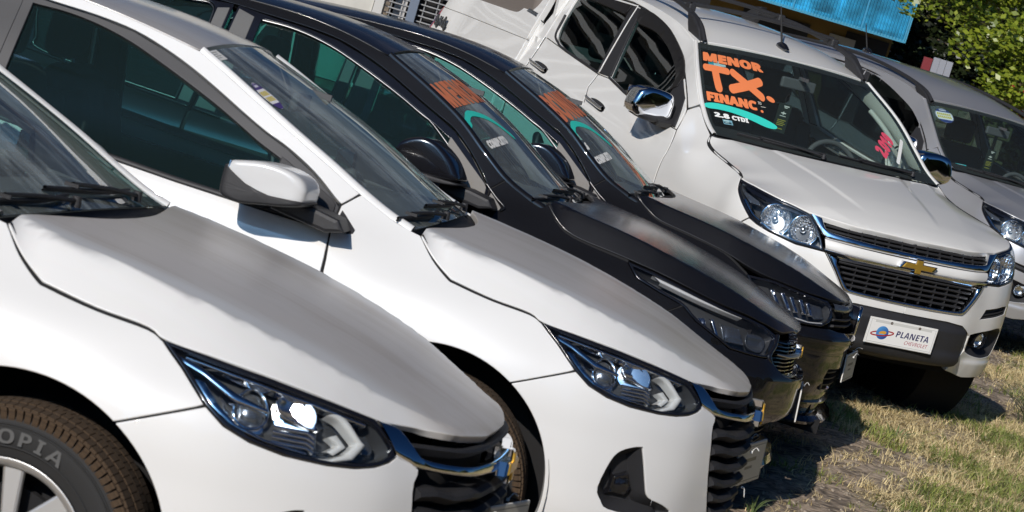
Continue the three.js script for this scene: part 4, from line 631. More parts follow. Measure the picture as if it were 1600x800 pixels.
function buildTruck(sp) {
  const F = stretched(TF(false)), FB = stretched(TF(true)), root = new THREE.Group(), P = sp.paint; let AXT = 0; while (F(AXT, .6)[0] > 0) AXT += .002; const AXB = AXT + (sp.suv ? 2.845 : 3.096), WY = .385;
  const hoodE = [[1.80, 1.225], [1.757, 1.182], [1.64, 1.148], [1.45, 1.122], [1.278, 1.100], [1.216, 1.084], [1.07, 1.072], [.906, 1.051], [.772, 1.033], [.663, 1.018], [.58, 1.014], [.422, 1.008], [.27, 1.003], [.1, .999], [.02, .998]];
  const hl = [[1.216, 1.080], [1.07, 1.069], [.906, 1.048], [.772, 1.031], [.663, 1.014], [.625, .98], [.60, .952], [.566, .90], [.545, .848], [.70, .848], [.868, .874], [.95, .893], [1.0, .91], [1.096, .976], [1.17, 1.03]];
  const wsE = [[1.79, 1.232], [1.86, 1.255], [1.934, 1.288], [2.038, 1.352], [2.25, 1.502], [2.541, 1.672]];
  const rEnd = sp.suv ? 5.55 : 4.30;
  const roofE = sp.suv ? [[2.541, 1.672], [2.8, 1.732], [3.1, 1.772], [3.6, 1.80], [4.3, 1.80], [5.0, 1.765], [rEnd, 1.70]] : [[2.541, 1.672], [2.8, 1.732], [3.1, 1.772], [3.5, 1.80], [4.0, 1.80], [rEnd, 1.79]];
  const gapUp = [[2.088, 1.18], [2.123, 1.308], [2.311, 1.448], [2.569, 1.571], [2.80, 1.645], [3.038, 1.709], [3.26, 1.752], [3.495, 1.772]];
  const arch = (c, a0, a1, r = .455) => arcUV(c, WY, r, a0, a1, 30);
  // flank
  const fender = outline(sm(hoodE.slice(0, 6)), [[1.216, 1.08], [1.17, 1.03], [1.096, .976], [1.0, .91]], [[1.0, .91], [1.285, .745]], arch(AXT, 128, -14), [[2.02, .27]], sm([[2.02, .27], [2.0, .6], [2.004, .984], [2.009, 1.069], [2.086, 1.178]]), [[2.086, 1.178], [2.10, 1.31]], sm([[2.10, 1.31], [2.0, 1.326], [1.934, 1.284], [1.86, 1.252], hoodE[0]]));
  both('fender', panel(F, outline(sm(hoodE.slice(0, 6)), [[1.216, 1.08], [1.17, 1.03], [1.096, .976], [1.0, .91]], [[1.0, .91], [1.24, .705]], arch(AXT, 135, -14), [[2.02, .27]], sm([[2.02, .27], [2.0, .6], [2.004, .984], [2.009, 1.069], [2.082, 1.178]]), [[2.082, 1.178], [2.118, 1.305], [2.04, 1.347]], sm([[2.04, 1.347], [1.934, 1.284], [1.86, 1.25], hoodE[0]])), { cell: .03, depth: .02, gap: .0025 }), P, root);
  const belt = [[2.09, 1.182], [2.39, 1.198], [2.879, 1.255], [3.155, 1.30], [3.30, 1.30]];
  const door = outline(sm([[2.026, .27], [2.006, .6], [2.010, .984], [2.016, 1.069], [2.09, 1.182]]), belt, [[3.30, 1.30], [3.304, 1.207], [3.205, 1.11], [3.20, .27]]);
  const win1 = outline([[2.39, 1.208], [2.879, 1.264], [3.155, 1.313]], [[3.155, 1.313], [3.345, 1.742]], sm([[3.345, 1.742], [3.156, 1.738], [2.858, 1.682], [2.529, 1.567], [2.385, 1.49], [2.37, 1.46]]), [[2.37, 1.46], [2.39, 1.208]]);
  const frame1 = outline(belt, [[3.30, 1.30], [3.40, 1.758]], sm([[3.40, 1.758], [3.26, 1.744], [3.038, 1.70], [2.80, 1.637], [2.569, 1.563], [2.311, 1.44], [2.13, 1.305]]), [[2.13, 1.305], [2.09, 1.182]]);
  const r1 = sp.suv ? 4.35 : 4.235;
  const door2 = outline([[3.21, .27], [3.212, 1.11], [3.312, 1.21], [3.308, 1.30]], [[3.308, 1.30], [3.879, 1.355], [4.215, 1.39]], sm([[4.215, 1.39], [4.20, 1.22], [4.16, 1.0], [4.15, .85]]), arch(AXB, 150, 192, .47).filter(p => p[0] < 4.16), [[3.9, .27]]);
  const win2 = outline([[3.31, 1.312], [3.879, 1.364]], sm([[3.879, 1.364], [4.02, 1.392], [4.10, 1.43], [4.15, 1.52], [4.185, 1.69]]), sm([[4.185, 1.69], [4.14, 1.72], [3.948, 1.737], [3.455, 1.750]]), [[3.455, 1.750], [3.31, 1.312]]);
  const frame2 = outline([[3.308, 1.30], [3.879, 1.355], [4.215, 1.39]], [[4.215, 1.39], [4.235, 1.55], [4.24, 1.72]], sm([[4.24, 1.72], [4.15, 1.752], [3.95, 1.762], [3.41, 1.765]]), [[3.41, 1.765], [3.308, 1.30]]);
  for (const sgn of [1, -1]) {
    const d = mesh('door', dir(panel(F, door, { cell: .035, depth: .02 }), sgn), P, root);
    mesh('window_frame', dir(panel(F, frame1, { cell: .03, depth: .03, holes: [inset(win1, .004)] }), sgn), P, d);
    mesh('window', dir(panel(F, win1, { cell: .04, rim: false, off: -.014, gap: -.004 }), sgn), M.truckGlass, d);
    mesh('pillar_cover', dir(panel(F, outline([[3.145, 1.306], [3.296, 1.303], [3.40, 1.752], [3.335, 1.748]]), { cell: .05, off: .003 }), sgn), M.plastic, d);
    if (!sp.suv) mesh('wind_deflector', dir(panel(F, outline(sm([[2.345, 1.46], [2.385, 1.495], [2.529, 1.574], [2.858, 1.69], [3.156, 1.746], [3.345, 1.752]]), [[3.345, 1.752], [3.31, 1.69], [3.237, 1.655]], sm([[3.237, 1.655], [3.002, 1.644], [2.801, 1.60], [2.614, 1.532], [2.437, 1.441], [2.41, 1.36]]), [[2.41, 1.36], [2.345, 1.40], [2.345, 1.46]]), { cell: .04, off: .012, bulge: .008, bw: .03, depth: .02 }), sgn), M.visor, d);
    mesh('mirror_sail', dir(panel(F, outline([[2.385, 1.45], [2.34, 1.448], [2.20, 1.36], [2.16, 1.29], [2.105, 1.185], [2.395, 1.20]]), { cell: .04, off: .006 }), sgn), M.plastic, d);
    mesh('belt_seal', dir(strip(F, [[2.39, 1.21], [2.879, 1.266], [3.155, 1.313]], [[2.39, 1.196], [2.879, 1.252], [3.155, 1.299]], ROUND(.008)), sgn), M.plastic, d);
    mesh('handle', dir([lineOn(F, [[2.926, 1.122], [2.95, 1.120], [3.08, 1.133], [3.19, 1.146], [3.2, 1.15]], .011, .022, 24), panel(F, arcUV(3.06, 1.135, .055, 0, 359, 20), { cell: .02, off: -.02, bulge: -.012, bw: .05, rim: false })], sgn), M.chrome, d);
    mesh('handle_recess', dir(panel(F, outline(sm([[2.94, 1.137], [3.0, 1.152], [3.1, 1.162], [3.17, 1.158], [3.18, 1.14], [3.05, 1.115], [2.95, 1.108], [2.94, 1.137]])), { cell: .02, off: .003, rim: false, gap: 0 }), sgn), M.plastic, d);
    mesh('door_card', dir(panel(F, outline([[2.06, .35], [2.1, 1.15], [3.15, 1.27], [3.15, .35]]), { cell: .08, off: -.08, depth: .02 }), sgn), M.dash, d);
    const e = mesh('rear_door', dir(panel(F, door2, { cell: .04, depth: .02 }), sgn), P, root);
    mesh('window_frame', dir(panel(F, frame2, { cell: .03, depth: .03, holes: [inset(win2, .004)] }), sgn), P, e);
    mesh('window', dir(panel(F, win2, { cell: .04, rim: false, off: -.014, gap: -.004 }), sgn), M.truckGlass, e);
    if (!sp.suv) mesh('wind_deflector', dir(panel(F, outline([[4.18, 1.70], [4.107, 1.705], [3.464, 1.682], [3.45, 1.752]], sm([[3.45, 1.752], [3.948, 1.744], [4.13, 1.728], [4.18, 1.70]])), { cell: .04, off: .012, bulge: .006, bw: .03, depth: .02 }), sgn), M.visor, e);
    mesh('pillar_cover', dir(panel(F, outline([[3.312, 1.306], [3.335, 1.312], [3.475, 1.752], [3.412, 1.758]]), { cell: .05, off: .003 }), sgn), M.plastic, e);
    mesh('window_trim', dir(lineOn(F, sm([[4.16, 1.56], [4.11, 1.43], [4.02, 1.388], [3.879, 1.36], [3.31, 1.306]]), .008, .004, 40), sgn), M.plastic, e);
    mesh('handle', dir(lineOn(F, [[3.888, 1.195], [3.91, 1.192], [4.04, 1.204], [4.15, 1.216], [4.16, 1.22]], .011, .022, 24), sgn), M.chrome, e);
    mesh('handle_recess', dir(panel(F, outline(sm([[3.90, 1.212], [3.96, 1.226], [4.06, 1.235], [4.13, 1.23], [4.14, 1.212], [4.01, 1.186], [3.91, 1.178], [3.90, 1.212]])), { cell: .02, off: .003, rim: false, gap: 0 }), sgn), M.plastic, e);
  }
  for (const q of [seam(F, sm(hoodE.slice(0, 6)), .02), seam(F, [[1.0, .908], [1.24, .705]]), seam(F, sm([[2.023, .28], [2.003, .6], [2.007, .984], [2.012, 1.069], [2.085, 1.178]])), seam(F, sm(gapUp)), seam(F, [[3.207, .28], [3.208, 1.11], [3.308, 1.208], [3.305, 1.30]]), seam(F, sm([[4.165, .86], [4.17, 1.0], [4.206, 1.22], [4.225, 1.39]]))]) both('gap_shade', q, M.dark, root);
  const side = sp.suv
    ? outline([[2.088, 1.31], [2.04, 1.352]], sm(wsE.slice(3)), sm(roofE), [[rEnd, 1.70], [5.72, 1.25], [5.74, 1.0], [5.6, .8]], [[5.6, .8], [AXB + .40, .62]], arch(AXB, 31, 150), sm([[4.17, .88], [4.18, 1.0], [4.215, 1.22], [4.23, 1.39]]), sm([[4.23, 1.39], [4.25, 1.55], [4.255, 1.72], [4.15, 1.762], [3.95, 1.772], [3.495, 1.772]]), sm(gapUp.slice().reverse()).filter(p => p[1] > 1.305), [[2.12, 1.31], [2.088, 1.31]])
    : outline([[2.12, 1.312], [2.05, 1.352]], sm(wsE.slice(3)), sm(roofE), [[rEnd, 1.79], [4.36, 1.40], [4.33, 1.15], [4.33, .85], [4.19, .85]], sm([[4.19, .85], [4.18, 1.0], [4.212, 1.22], [4.23, 1.39]]), sm([[4.23, 1.39], [4.25, 1.55], [4.255, 1.72], [4.15, 1.762], [3.95, 1.772], [3.495, 1.772]]), sm(gapUp.slice().reverse()).filter(p => p[1] > 1.312));
  both('side_frame', panel(F, side, { cell: .04, depth: .02 }), P, root);
  both('pillar_trim', strip(F, sm(wsE.slice(2)).map(([t, y]) => [t + .01, y]), sm([[2.11, 1.29], [2.311, 1.45], [2.569, 1.575], [2.75, 1.66]]), [[0, -.025], [.5, -.045], [1, -.04]], 40), M.trimLight, root);
  both('grab_handle', lineOn(F, [[2.16, 1.39], [2.20, 1.41], [2.30, 1.475], [2.40, 1.535], [2.43, 1.55]], .016, -.085, 30), M.trimLight, root);
  both('sill', strip(F, [[1.99, .30], [3.0, .30], [3.9, .30]], [[1.99, .22], [3.0, .22], [3.9, .22]], ROUND(.01, .03)), M.plastic, root);
  const end = F.end - .001;
  if (!sp.suv) {
    const bed = outline([[4.36, .85], [4.352, 1.15], [4.372, 1.335]], [[4.372, 1.335], [5.93, 1.335]], [[5.93, 1.335], [5.95, 1.1], [5.90, .8]], [[5.90, .8], [AXB + .43, .62]], arch(AXB, 27, 150).filter(p => p[0] > 4.36));
    both('bed_side', panel(FB, bed, { cell: .06, depth: .02, gap: 0, r: .003 }), P, root);
    both('bed_rail', panel(FB, outline([[4.372, 1.337], [4.39, 1.42]], sm([[4.39, 1.42], [4.43, 1.62], [4.47, 1.66]]), sm([[4.47, 1.66], [4.58, 1.65], [4.66, 1.56], [4.72, 1.485], [4.85, 1.472]]), [[4.85, 1.472], [5.92, 1.46], [5.93, 1.337]]), { cell: .05, depth: .04, gap: 0, r: .003 }), P, root);
    both('bed_corner', panel(FB, outline([[4.325, .86], [4.352, .86], [4.347, 1.15], [4.365, 1.36], [4.39, 1.50], [4.36, 1.46], [4.335, 1.3], [4.322, 1.15]]), { cell: .03, off: -.012, depth: .03 }), P, root);
    both('side_lamp', panel(FB, outline([[4.44, 1.488], [4.62, 1.502], [4.60, 1.53], [4.45, 1.518]]), { cell: .03, off: .005, bulge: .006 }), M.lampGrey, root);
    mesh('bed_cover', bx(1.45, .34, 1.42, -3.95, 1.50, 0, .06), std(lin(.17, .145, .125), .9), root);
    mesh('tailgate', [panel(FB, outline([[5.99, .75], [end, .75], [end, 1.42], [5.99, 1.42]]), { cell: .08 }), mirrorZ(panel(FB, outline([[5.99, .75], [end, .75], [end, 1.42], [5.99, 1.42]]), { cell: .08 }))], P, root);
    both('tail_lamp', panel(FB, outline([[5.935, .98], [6.06, .98], [6.06, 1.33], [5.945, 1.33]]), { cell: .03, off: .012, bulge: .012, bw: .03, depth: .05 }), M.red, root);
    mesh('rear_bumper', bx(.12, .2, 1.7, -4.87, .58, 0, .03), M.chrome, root);
    const b4 = []; let w = 0; for (const [ch, s] of [['4', .088], ['X', .06], ['4', .088]]) { const t = new TextGeometry(ch, { font, size: s, depth: .004 }); t.computeBoundingBox(); const q = t.boundingBox.max.x; t.rotateX(0); const p = FB(5.735 - w, 1.19 + (s < .07 ? .02 : 0)); b4.push(t.translate(p[0], p[1], p[2] + .004)); w += q + .012; } mesh('bed_lettering', b4, M.lampGrey, root);
    const b5 = b4.map(g => g.clone().scale(1, 1, .6)); mesh('lettering_outline', (() => { const l = []; let x = 0; for (const [ch, s] of [['4', .088], ['X', .06], ['4', .088]]) { const t = new TextGeometry(ch, { font, size: s, depth: .001, bevelEnabled: true, bevelSize: .008, bevelThickness: .0005, bevelSegments: 1 }); t.computeBoundingBox(); const q = t.boundingBox.max.x - .008; const p = FB(5.735 - x, 1.19 + (s < .07 ? .02 : 0)); l.push(t.translate(p[0], p[1], p[2] + .0025)); x += q + .012; } return l; })(), M.gloss, root);
  } else {
    mesh('tailgate', [panel(F, outline([[5.8, .6], [end, .6], [end, 1.2], [5.8, 1.2]]), { cell: .08 }), mirrorZ(panel(F, outline([[5.8, .6], [end, .6], [end, 1.2], [5.8, 1.2]]), { cell: .08 }))], P, root);
    both('quarter_window', panel(F, outline([[4.36, 1.42], [5.35, 1.46], [5.42, 1.66], [4.40, 1.71]]), { cell: .06, off: .004 }), M.visor, root);
  }
  // roof, windscreen, cab rear
  const e0 = F(...roofE[0]), eR = F(...roofE[roofE.length - 1]), xr = eR[0];
  const roofC = sp.suv ? [[-4.1, 1.83], [-3.4, 1.885], [-2.4, 1.895], [-1.7, 1.87], [-1.3, 1.81], [-.955, 1.70], [-.8, 1.65]] : [[-2.8, 1.82], [-2.4, 1.84], [-1.9, 1.835], [-1.5, 1.812], [-1.2, 1.765], [-.955, 1.70], [-.8, 1.65]];
  const R = roofSkin(F, roofE, roofC), av = Array.from({ length: 17 }, (_, i) => -1 + i / 8), fr = a => lerp(-.955, e0[0], a * a), rr = a => lerp(xr - .06, xr, a * a);
  mesh('roof', panel(R, outline(av.map(a => [fr(a), a]), av.slice().reverse().map(a => [rr(a), a])), { cell: [.06, .07], gap: .004, depth: .025 }), sp.roofMat || P, root);
  mesh('headliner', panel((x, a) => { const p = R(x, a); return [p[0], p[1] - .04, p[2]]; }, [[-1.0, -.97], [-1.0, .97], [xr + .05, .95], [xr + .05, -.95]], { cell: .2, rim: false }), M.trim, root);
  const W = glassSkin(F, wsE, [[-.14, 1.235], [-.34, 1.365], [-.56, 1.505], [-.77, 1.62], [-.955, 1.70]]); W.out = () => [.5, 1, 0];
  const ws = mesh('windscreen', panel(W, [[-.985, 0], [.985, 0], [.985, .99], [-.985, .99]], { cell: [.05, .05], gap: 0, rim: false }), M.clearGlass, root);
  mesh('windscreen_border', [strip(W, [[-.985, 0], [0, .0], [.985, 0]], [[-.985, .13], [0, .06], [.985, .13]], [[0, -.003], [1, -.003]], 40), ...[-1, 1].map(k => strip(W, [[k * .985, 0], [k * .985, .99]], [[k * .94, 0], [k * .94, .99]], [[0, -.0035], [1, -.0035]], 30)), strip(W, [[-.985, .99], [.985, .99]], [[-.985, .93], [.985, .93]], [[0, -.003], [1, -.003]], 30)], M.dark, ws);
  for (const k of [-1, 1]) mesh('pillar_cap', strip(W, [[k, 0], [k, 1]], [[k * .965, .0], [k * .965, 1]], [[0, -.004], [.05, .003], [.25, .008], [.7, .007], [.95, .003], [1, -.002]], 40), P, root);
  wiper(root, W, [.12, .0], [.62, .05]); wiper(root, W, [-.72, .03], [-.22, .055]);
  if (!sp.suv) mesh('cab_rear', [bx(.04, .75, 1.5, xr - .0, 1.0, 0), bx(.04, .08, 1.1, xr - .0, 1.72, 0), bx(.04, .4, .1, xr - .0, 1.52, .62), bx(.04, .4, .1, xr, 1.52, -.62)], P, root), mesh('rear_window', bx(.008, .32, 1.12, xr, 1.525, 0), M.truckGlass, root);
  // bonnet
  const E3 = hoodE.map(([t, y]) => F(t, y)), eR2 = E3.map(p => [p[0], p[2]]);
  const hx = [-.25, -.05, .15, .35, .55, .7, .8, .87, .92, .96];
  const H0 = hoodSkin(E3, curve1(hx, [1.25, 1.222, 1.192, 1.158, 1.118, 1.082, 1.05, 1.02, .99, .96]), table([-.25, 0, .3, .5, .7, .8, .87, .93], [.66, .60, .56, .50, .46, .38, .26, .05]), curve1(hx, [1.232, 1.202, 1.170, 1.136, 1.096, 1.062, 1.034, 1.012, .987, .96]), 1.4);
  const rs = table([-.1, .2, .5, .75], [.42, .34, .28, .22]), H = (x, s) => { const p = H0(x, s), c = rs(x); p[1] += .006 * (1 - sstep(c - .022, c + .022, Math.abs(s))) * (1 - sstep(.5, .74, x)); return p; }; H.out = up;
  const hr = [[E3[0][0], E3[0][2]], [-.19, .62], [-.12, .4], [-.08, .2], [-.07, 0]];
  mesh('bonnet', panel(H, outline(sm(eR2), [[E3[E3.length - 1][0], 0]], sm(eR2.map(([x, s]) => [x, -s]).reverse()), sm(hr.map(([x, s]) => [x, -s])), sm(hr.slice().reverse())), { cell: [.03, .011], depth: .03, gap: .003, r: .006 }), sp.hoodMat || P, root);
  mesh('cowl', ribbon([-.76, -.5, -.25, 0, .25, .5, .76].map(s => V3(...H(lerp(-.075, -.21, (s / .76) ** 2) + .015, s * .98)).add(V3(0, -.02, 0))), [-1, -.7, -.35, 0, .35, .7, 1].map(a => V3(...W(a * .99, .02)).add(V3(0, -.014, 0))), 30, -.012), M.plastic, root);
  // nose
  const S = (A, B, h, mat, n = 40, name = 'grille_trim', par = root) => { const s = strip(F, A, B, ROUND(h, .02), n); return mesh(name, [s, mirrorZ(s)], mat, par); };
  const g = new THREE.Group(); g.name = 'grille'; root.add(g);
  const up0 = [[0, .992], [.27, .996], [.422, 1.0], [.585, 1.006], [.565, .972], [.535, .95], [.41, .947], [.07, .94], [0, .94]], lo0 = [[0, .825], [.458, .822], [.46, .80], [.372, .692], [.34, .686], [0, .682]];
  mesh('grille_back', [up0, lo0].map(o => panel(F, outline(o, mir(o)), { cell: .06, off: -.075, gap: -.02, rim: false })), M.dark, g);
  for (const y of [.962, .982]) mesh('grille_slat', slat(F, .56, y, [[-.06, .006], [-.012, .005], [-.008, 0], [-.012, -.006], [-.06, -.006]], 41), M.plastic, g);
  for (const y of [.707, .735, .763, .791, .815]) mesh('grille_slat', slat(F, lerp(.365, .45, (y - .69) / .13), y, [[-.06, .006], [-.014, .005], [-.01, 0], [-.014, -.006], [-.06, -.006]], 41), M.plastic, g);
  for (let k = -5; k <= 5; k++) { const t = k * .085; if (Math.abs(t) < .55) mesh('grille_fin', strip(F, [[t - .002, .942], [t - .002, .992]], [[t + .002, .942], [t + .002, .992]], [[0, -.06], [0, -.012], [1, -.012], [1, -.06]], 4), M.plastic, g); if (Math.abs(t) < .36) mesh('grille_fin', strip(F, [[t - .002, .686], [t - .002, .822]], [[t + .002, .686], [t + .002, .822]], [[0, -.06], [0, -.014], [1, -.014], [1, -.06]], 4), M.plastic, g); }
  S(sm([[.660, 1.012], [.604, .96], [.556, .916], [.45, .9125], [.2, .911], [0, .911]], 3), sm([[.588, 1.006], [.566, .972], [.535, .951], [.41, .946], [.2, .941], [0, .939]], 3), .012, M.chrome, 60, 'grille_trim', g);
  S([[.552, .911], [.2, .906], [0, .906]], [[.536, .862], [.2, .859], [0, .859]], .014, P, 40, 'grille_bar', g);
  { const s = strip(F, [[.545, .858], [.2, .856], [0, .856]], [[.50, .824], [.2, .827], [0, .827]], [[0, -.01], [0, .016], [.15, .018], [.5, .004], [1, -.010], [1, -.03]], 40); mesh('grille_trim', [s, mirrorZ(s)], M.chrome, g); }
  S(sm([[.53, .843], [.46, .76], [.40, .683], [.36, .669], [.2, .664], [0, .662]], 3), sm([[.462, .820], [.45, .785], [.378, .697], [.342, .687], [.2, .683], [0, .682]], 3), .012, M.chrome, 60, 'grille_trim', g);
  bowtie(root, [.968, .882, 0], .235, .088, .08);
  // bumper
  const top = [[0, .66], [.2, .662], [.36, .667], [.40, .680], [.46, .757], [.535, .843]], und = [[.545, .843], [.70, .843], [.868, .869], [.95, .888], [1.0, .905]];
  const blackT = [[0, .621], [.3, .622], [.42, .612], [.475, .585], [.505, .565]], fog = sm([[.515, .565], [.65, .59], [.804, .612], [.88, .60], [.915, .56], [.90, .46], [.84, .442], [.74, .436], [.62, .448], [.525, .483], [.515, .565]], 3).slice(0, -1);
  const upper = outline(top, und, [[1.0, .905], [1.24, .70]], arch(AXT, 135, 187), [[1.09, .33], [.98, .325], [.86, .322], [.634, .318], [.42, .352]], [[.42, .352], [.475, .417], [.525, .475], [.512, .565]], blackT.slice().reverse());
  const slit = outline([[.612, .712], [.80, .736], [.87, .738], [.86, .695], [.80, .688], [.575, .657]]);
  const hs = [fog, slit]; const bp = outline(upper.slice(), mir(upper).slice());
  const half = panel(F, upper, { cell: .024, depth: .03, gap: .0, holes: hs, offFn: (t, y) => .012 * sstep(.43, .40, y) * sstep(.5, .62, t) });
  mesh('front_bumper', [half, mirrorZ(half)], P, root);
  const ins = outline(blackT, [[.505, .565], [.52, .478], [.47, .417], [.41, .36], [.3, .345], [0, .335]]);
  mesh('bumper_insert', panel(F, outline(ins, mir(ins)), { cell: .03, off: -.006, depth: .05, gap: .002, offFn: (t, y) => .018 * sstep(.60, .575, y) * sstep(.5, .46, Math.abs(t)) + .012 * sstep(.47, .44, y) * sstep(.5, .46, Math.abs(t)) - .06 * sstep(.40, .34, y) }), M.plastic, root);
  for (const s of [1, -1]) {
    const q = new THREE.Group(); q.name = 'fog_lamp'; root.add(q); const Fq = [...fog, fog[0]], I = inset(fog, .035);
    mesh('fog_surround', dir([strip(F, Fq, [...I, I[0]], [[0, -.002], [.5, -.025], [1, -.05]], 70), panel(F, inset(fog, .03), { cell: .03, off: -.05, gap: 0, rim: false })], s), M.plastic, q);
    const c = lift(F, [[.655, .535]], -.03)[0], n = normalAt(F, .655, .535), tube = (r0, r1, d0, d1) => new THREE.CylinderGeometry(r0, r1, d1 - d0, 32, 1, true).translate(0, (d0 + d1) / 2, 0), aim = ge => ge.applyMatrix4(new THREE.Matrix4().makeTranslation(c.x, c.y, c.z).multiply(new THREE.Matrix4().makeRotationFromQuaternion(new THREE.Quaternion().setFromUnitVectors(V3(0, 1, 0), V3(n[0] * .9 + .1, n[1], n[2] * .75).normalize()))));
    mesh('fog_ring', dir(aim(tube(.046, .05, -.02, .03)), s), M.gloss, q); mesh('fog_bowl', dir(aim(new THREE.SphereGeometry(.044, 32, 16, 0, 7, Math.PI * .55, Math.PI * .45).scale(1, .6, 1).translate(0, .015, 0)), s), M.reflector, q); mesh('fog_lens', dir(aim(new THREE.SphereGeometry(.045, 32, 10, 0, 7, 0, .9).scale(1, .35, 1).translate(0, .006, 0)), s), M.lens, q);
    mesh('bumper_slit', dir([strip(F, [...slit, slit[0]], [...inset(slit, .012), inset(slit, .012)[0]], [[0, -.002], [1, -.02]], 50), panel(F, inset(slit, .01), { cell: .03, off: -.022, gap: 0, rim: false }), strip(F, [[.60, .682], [.86, .716]], [[.605, .676], [.86, .708]], ROUND(.004, .012).map(([w, h]) => [w, h - .010]), 12)], s), M.plastic, root);
    mesh('parking_sensor', dir(new THREE.CylinderGeometry(.011, .011, .01, 24).rotateZ(Math.PI / 2).translate(...lift(F, [[.33, .42]], .012)[0].toArray()), s), M.gloss, root);
    const L = new THREE.Group(); L.name = 'headlight'; root.add(L); const A = (n2, ge, m) => mesh(n2, dir(Array.isArray(ge) ? join(ge) : ge, s), m, L), hi = inset(hl, .006);
    A('lamp_bowl', [panel(F, hi, { cell: .03, off: -.085, rim: false, gap: 0 }), strip(F, [...hi, hi[0]], [...hi, hi[0]], [[0, -.002], [.5, -.04], [1, -.085]], hi.length * 4)], M.lampDark);
    A('lamp_rim', strip(F, [...hl, hl[0]], [...inset(hl, .012), inset(hl, .012)[0]], ROUND(.002, .012), hl.length * 4), M.gloss);
    A('lamp_lid', panel(F, outline([[1.16, 1.062], [1.07, 1.06], [.906, 1.04], [.772, 1.023], [.668, 1.006], [.652, .985], [.772, .998], [.906, 1.012], [1.07, 1.034]]), { cell: .03, off: -.012, depth: .05 }), M.gloss);
    A('lamp_lens', panel(F, hl, { cell: .03, gap: .003, bulge: .006, bw: .03, depth: .01 }), s > 0 || true ? M.lens : M.smoke);
    const bowl = (t, y, r, o) => { const c2 = lift(F, [[t, y]], o)[0]; return new THREE.SphereGeometry(r, 40, 20, 0, 7, Math.PI * .52, Math.PI * .48).scale(1, .75, 1).applyMatrix4(new THREE.Matrix4().makeTranslation(c2.x, c2.y, c2.z).multiply(new THREE.Matrix4().makeRotationFromQuaternion(new THREE.Quaternion().setFromUnitVectors(V3(0, 1, 0), V3(.93, .06, .36).normalize())))); };
    const facet = ge => { const p = ge.attributes.position, nn = ge.attributes.normal; for (let i = 0; i < p.count; i++) { const k = Math.sin(p.getZ(i) * 330) * .35, l2 = Math.sin(p.getY(i) * 300) * .22; nn.setXYZ(i, nn.getX(i), nn.getY(i) + l2, nn.getZ(i) + k); } return ge; };
    A('main_reflector', facet(bowl(.853, .945, .082, -.03)), M.reflector); A('side_reflector', facet(bowl(.668, .930, .078, -.032)), M.reflector);
    for (const [t, y, r] of [[.853, .945, .082], [.668, .930, .078]]) { const c2 = lift(F, [[t, y]], -.032)[0]; A('lamp_ring', new THREE.TorusGeometry(r, .006, 10, 48).applyMatrix4(new THREE.Matrix4().makeTranslation(c2.x, c2.y, c2.z).multiply(new THREE.Matrix4().makeRotationFromQuaternion(new THREE.Quaternion().setFromUnitVectors(V3(0, 0, 1), V3(.93, .06, .36).normalize())))), M.chrome); A('bulb_shield', new THREE.SphereGeometry(.018, 20, 14).translate(c2.x - .03, c2.y, c2.z - .01), M.satin); }
    A('indicator', panel(F, outline([[1.17, 1.045], [1.08, 1.03], [1.0, 1.012], [.97, .985], [1.05, .985], [1.13, 1.02]]), { cell: .02, off: -.02, bulge: .006, depth: .03 }), M.lampGrey);
    A('lamp_blade', [strip(F, [[1.10, .99], [1.0, .925], [.87, .882], [.70, .858], [.57, .856]], [[1.085, .999], [.99, .935], [.87, .892], [.70, .868], [.575, .866]], ROUND(.006, .03).map(([w, h]) => [w, h - .02]), 40)], M.chrome);
  }
  // mirrors
  const mo = sm([[1.135, 1.225], [1.15, 1.26], [1.13, 1.33], [1.10, 1.365], [1.03, 1.378], [.93, 1.368], [.895, 1.34], [.888, 1.28], [.90, 1.215], [1.02, 1.205], [1.10, 1.205], [1.135, 1.225]], 3).slice(0, -1);
  for (const s of [1, -1]) {
    const q = new THREE.Group(); q.name = 'mirror'; root.add(q);
    const shell = lump(mo, -.07, .085, 6, 24, 0).rotateY(Math.PI / 2); // outline (s, y) -> z axis to -x...
    const fix = shell.attributes.position, nn = shell.attributes.normal; for (let i = 0; i < fix.count; i++) { const x = fix.getX(i), z = fix.getZ(i); fix.setXYZ(i, x - .70, fix.getY(i), -z - .06); nn.setZ(i, -nn.getZ(i)); } { const ix = shell.index.array; for (let i = 0; i < ix.length; i += 3) { const t = ix[i + 1]; ix[i + 1] = ix[i + 2]; ix[i + 2] = t; } }
    mesh('mirror_shell', dir(shell, s), M.chrome, q);
    const lo = sm([[1.12, 1.21], [1.10, 1.232], [1.0, 1.235], [.90, 1.25], [.885, 1.20], [.95, 1.185], [1.05, 1.188], [1.12, 1.21]], 3).slice(0, -1); const low = lump(lo, -.075, .088, 3.2, 14, 0).rotateY(Math.PI / 2); const f2 = low.attributes.position, n2 = low.attributes.normal; for (let i = 0; i < f2.count; i++) { f2.setXYZ(i, f2.getX(i) - .70, f2.getY(i), -f2.getZ(i) - .06); n2.setZ(i, -n2.getZ(i)); } { const ix = low.index.array; for (let i = 0; i < ix.length; i += 3) { const t = ix[i + 1]; ix[i + 1] = ix[i + 2]; ix[i + 2] = t; } }
    mesh('mirror_base', dir([low, prism([[-.78, 1.24], [-.66, 1.235], [-.60, 1.20], [-.64, 1.17], [-.78, 1.18]], .80, .92, .01)], s), M.plastic, q);
    mesh('mirror_glass', dir(bx(.004, .13, .20, -.797, 1.29, .96), s), M.chrome, q);
  }
  // roof rails, aerial
  const railLine = sp.suv ? [[-.98, .92], [-1.12, .92], [-2.0, .92], [-3.0, .92], [-3.75, .92], [-3.86, .92]] : [[-1.02, .90], [-1.18, .90], [-1.7, .90], [-2.3, .90], [-2.55, .90], [-2.66, .90]];
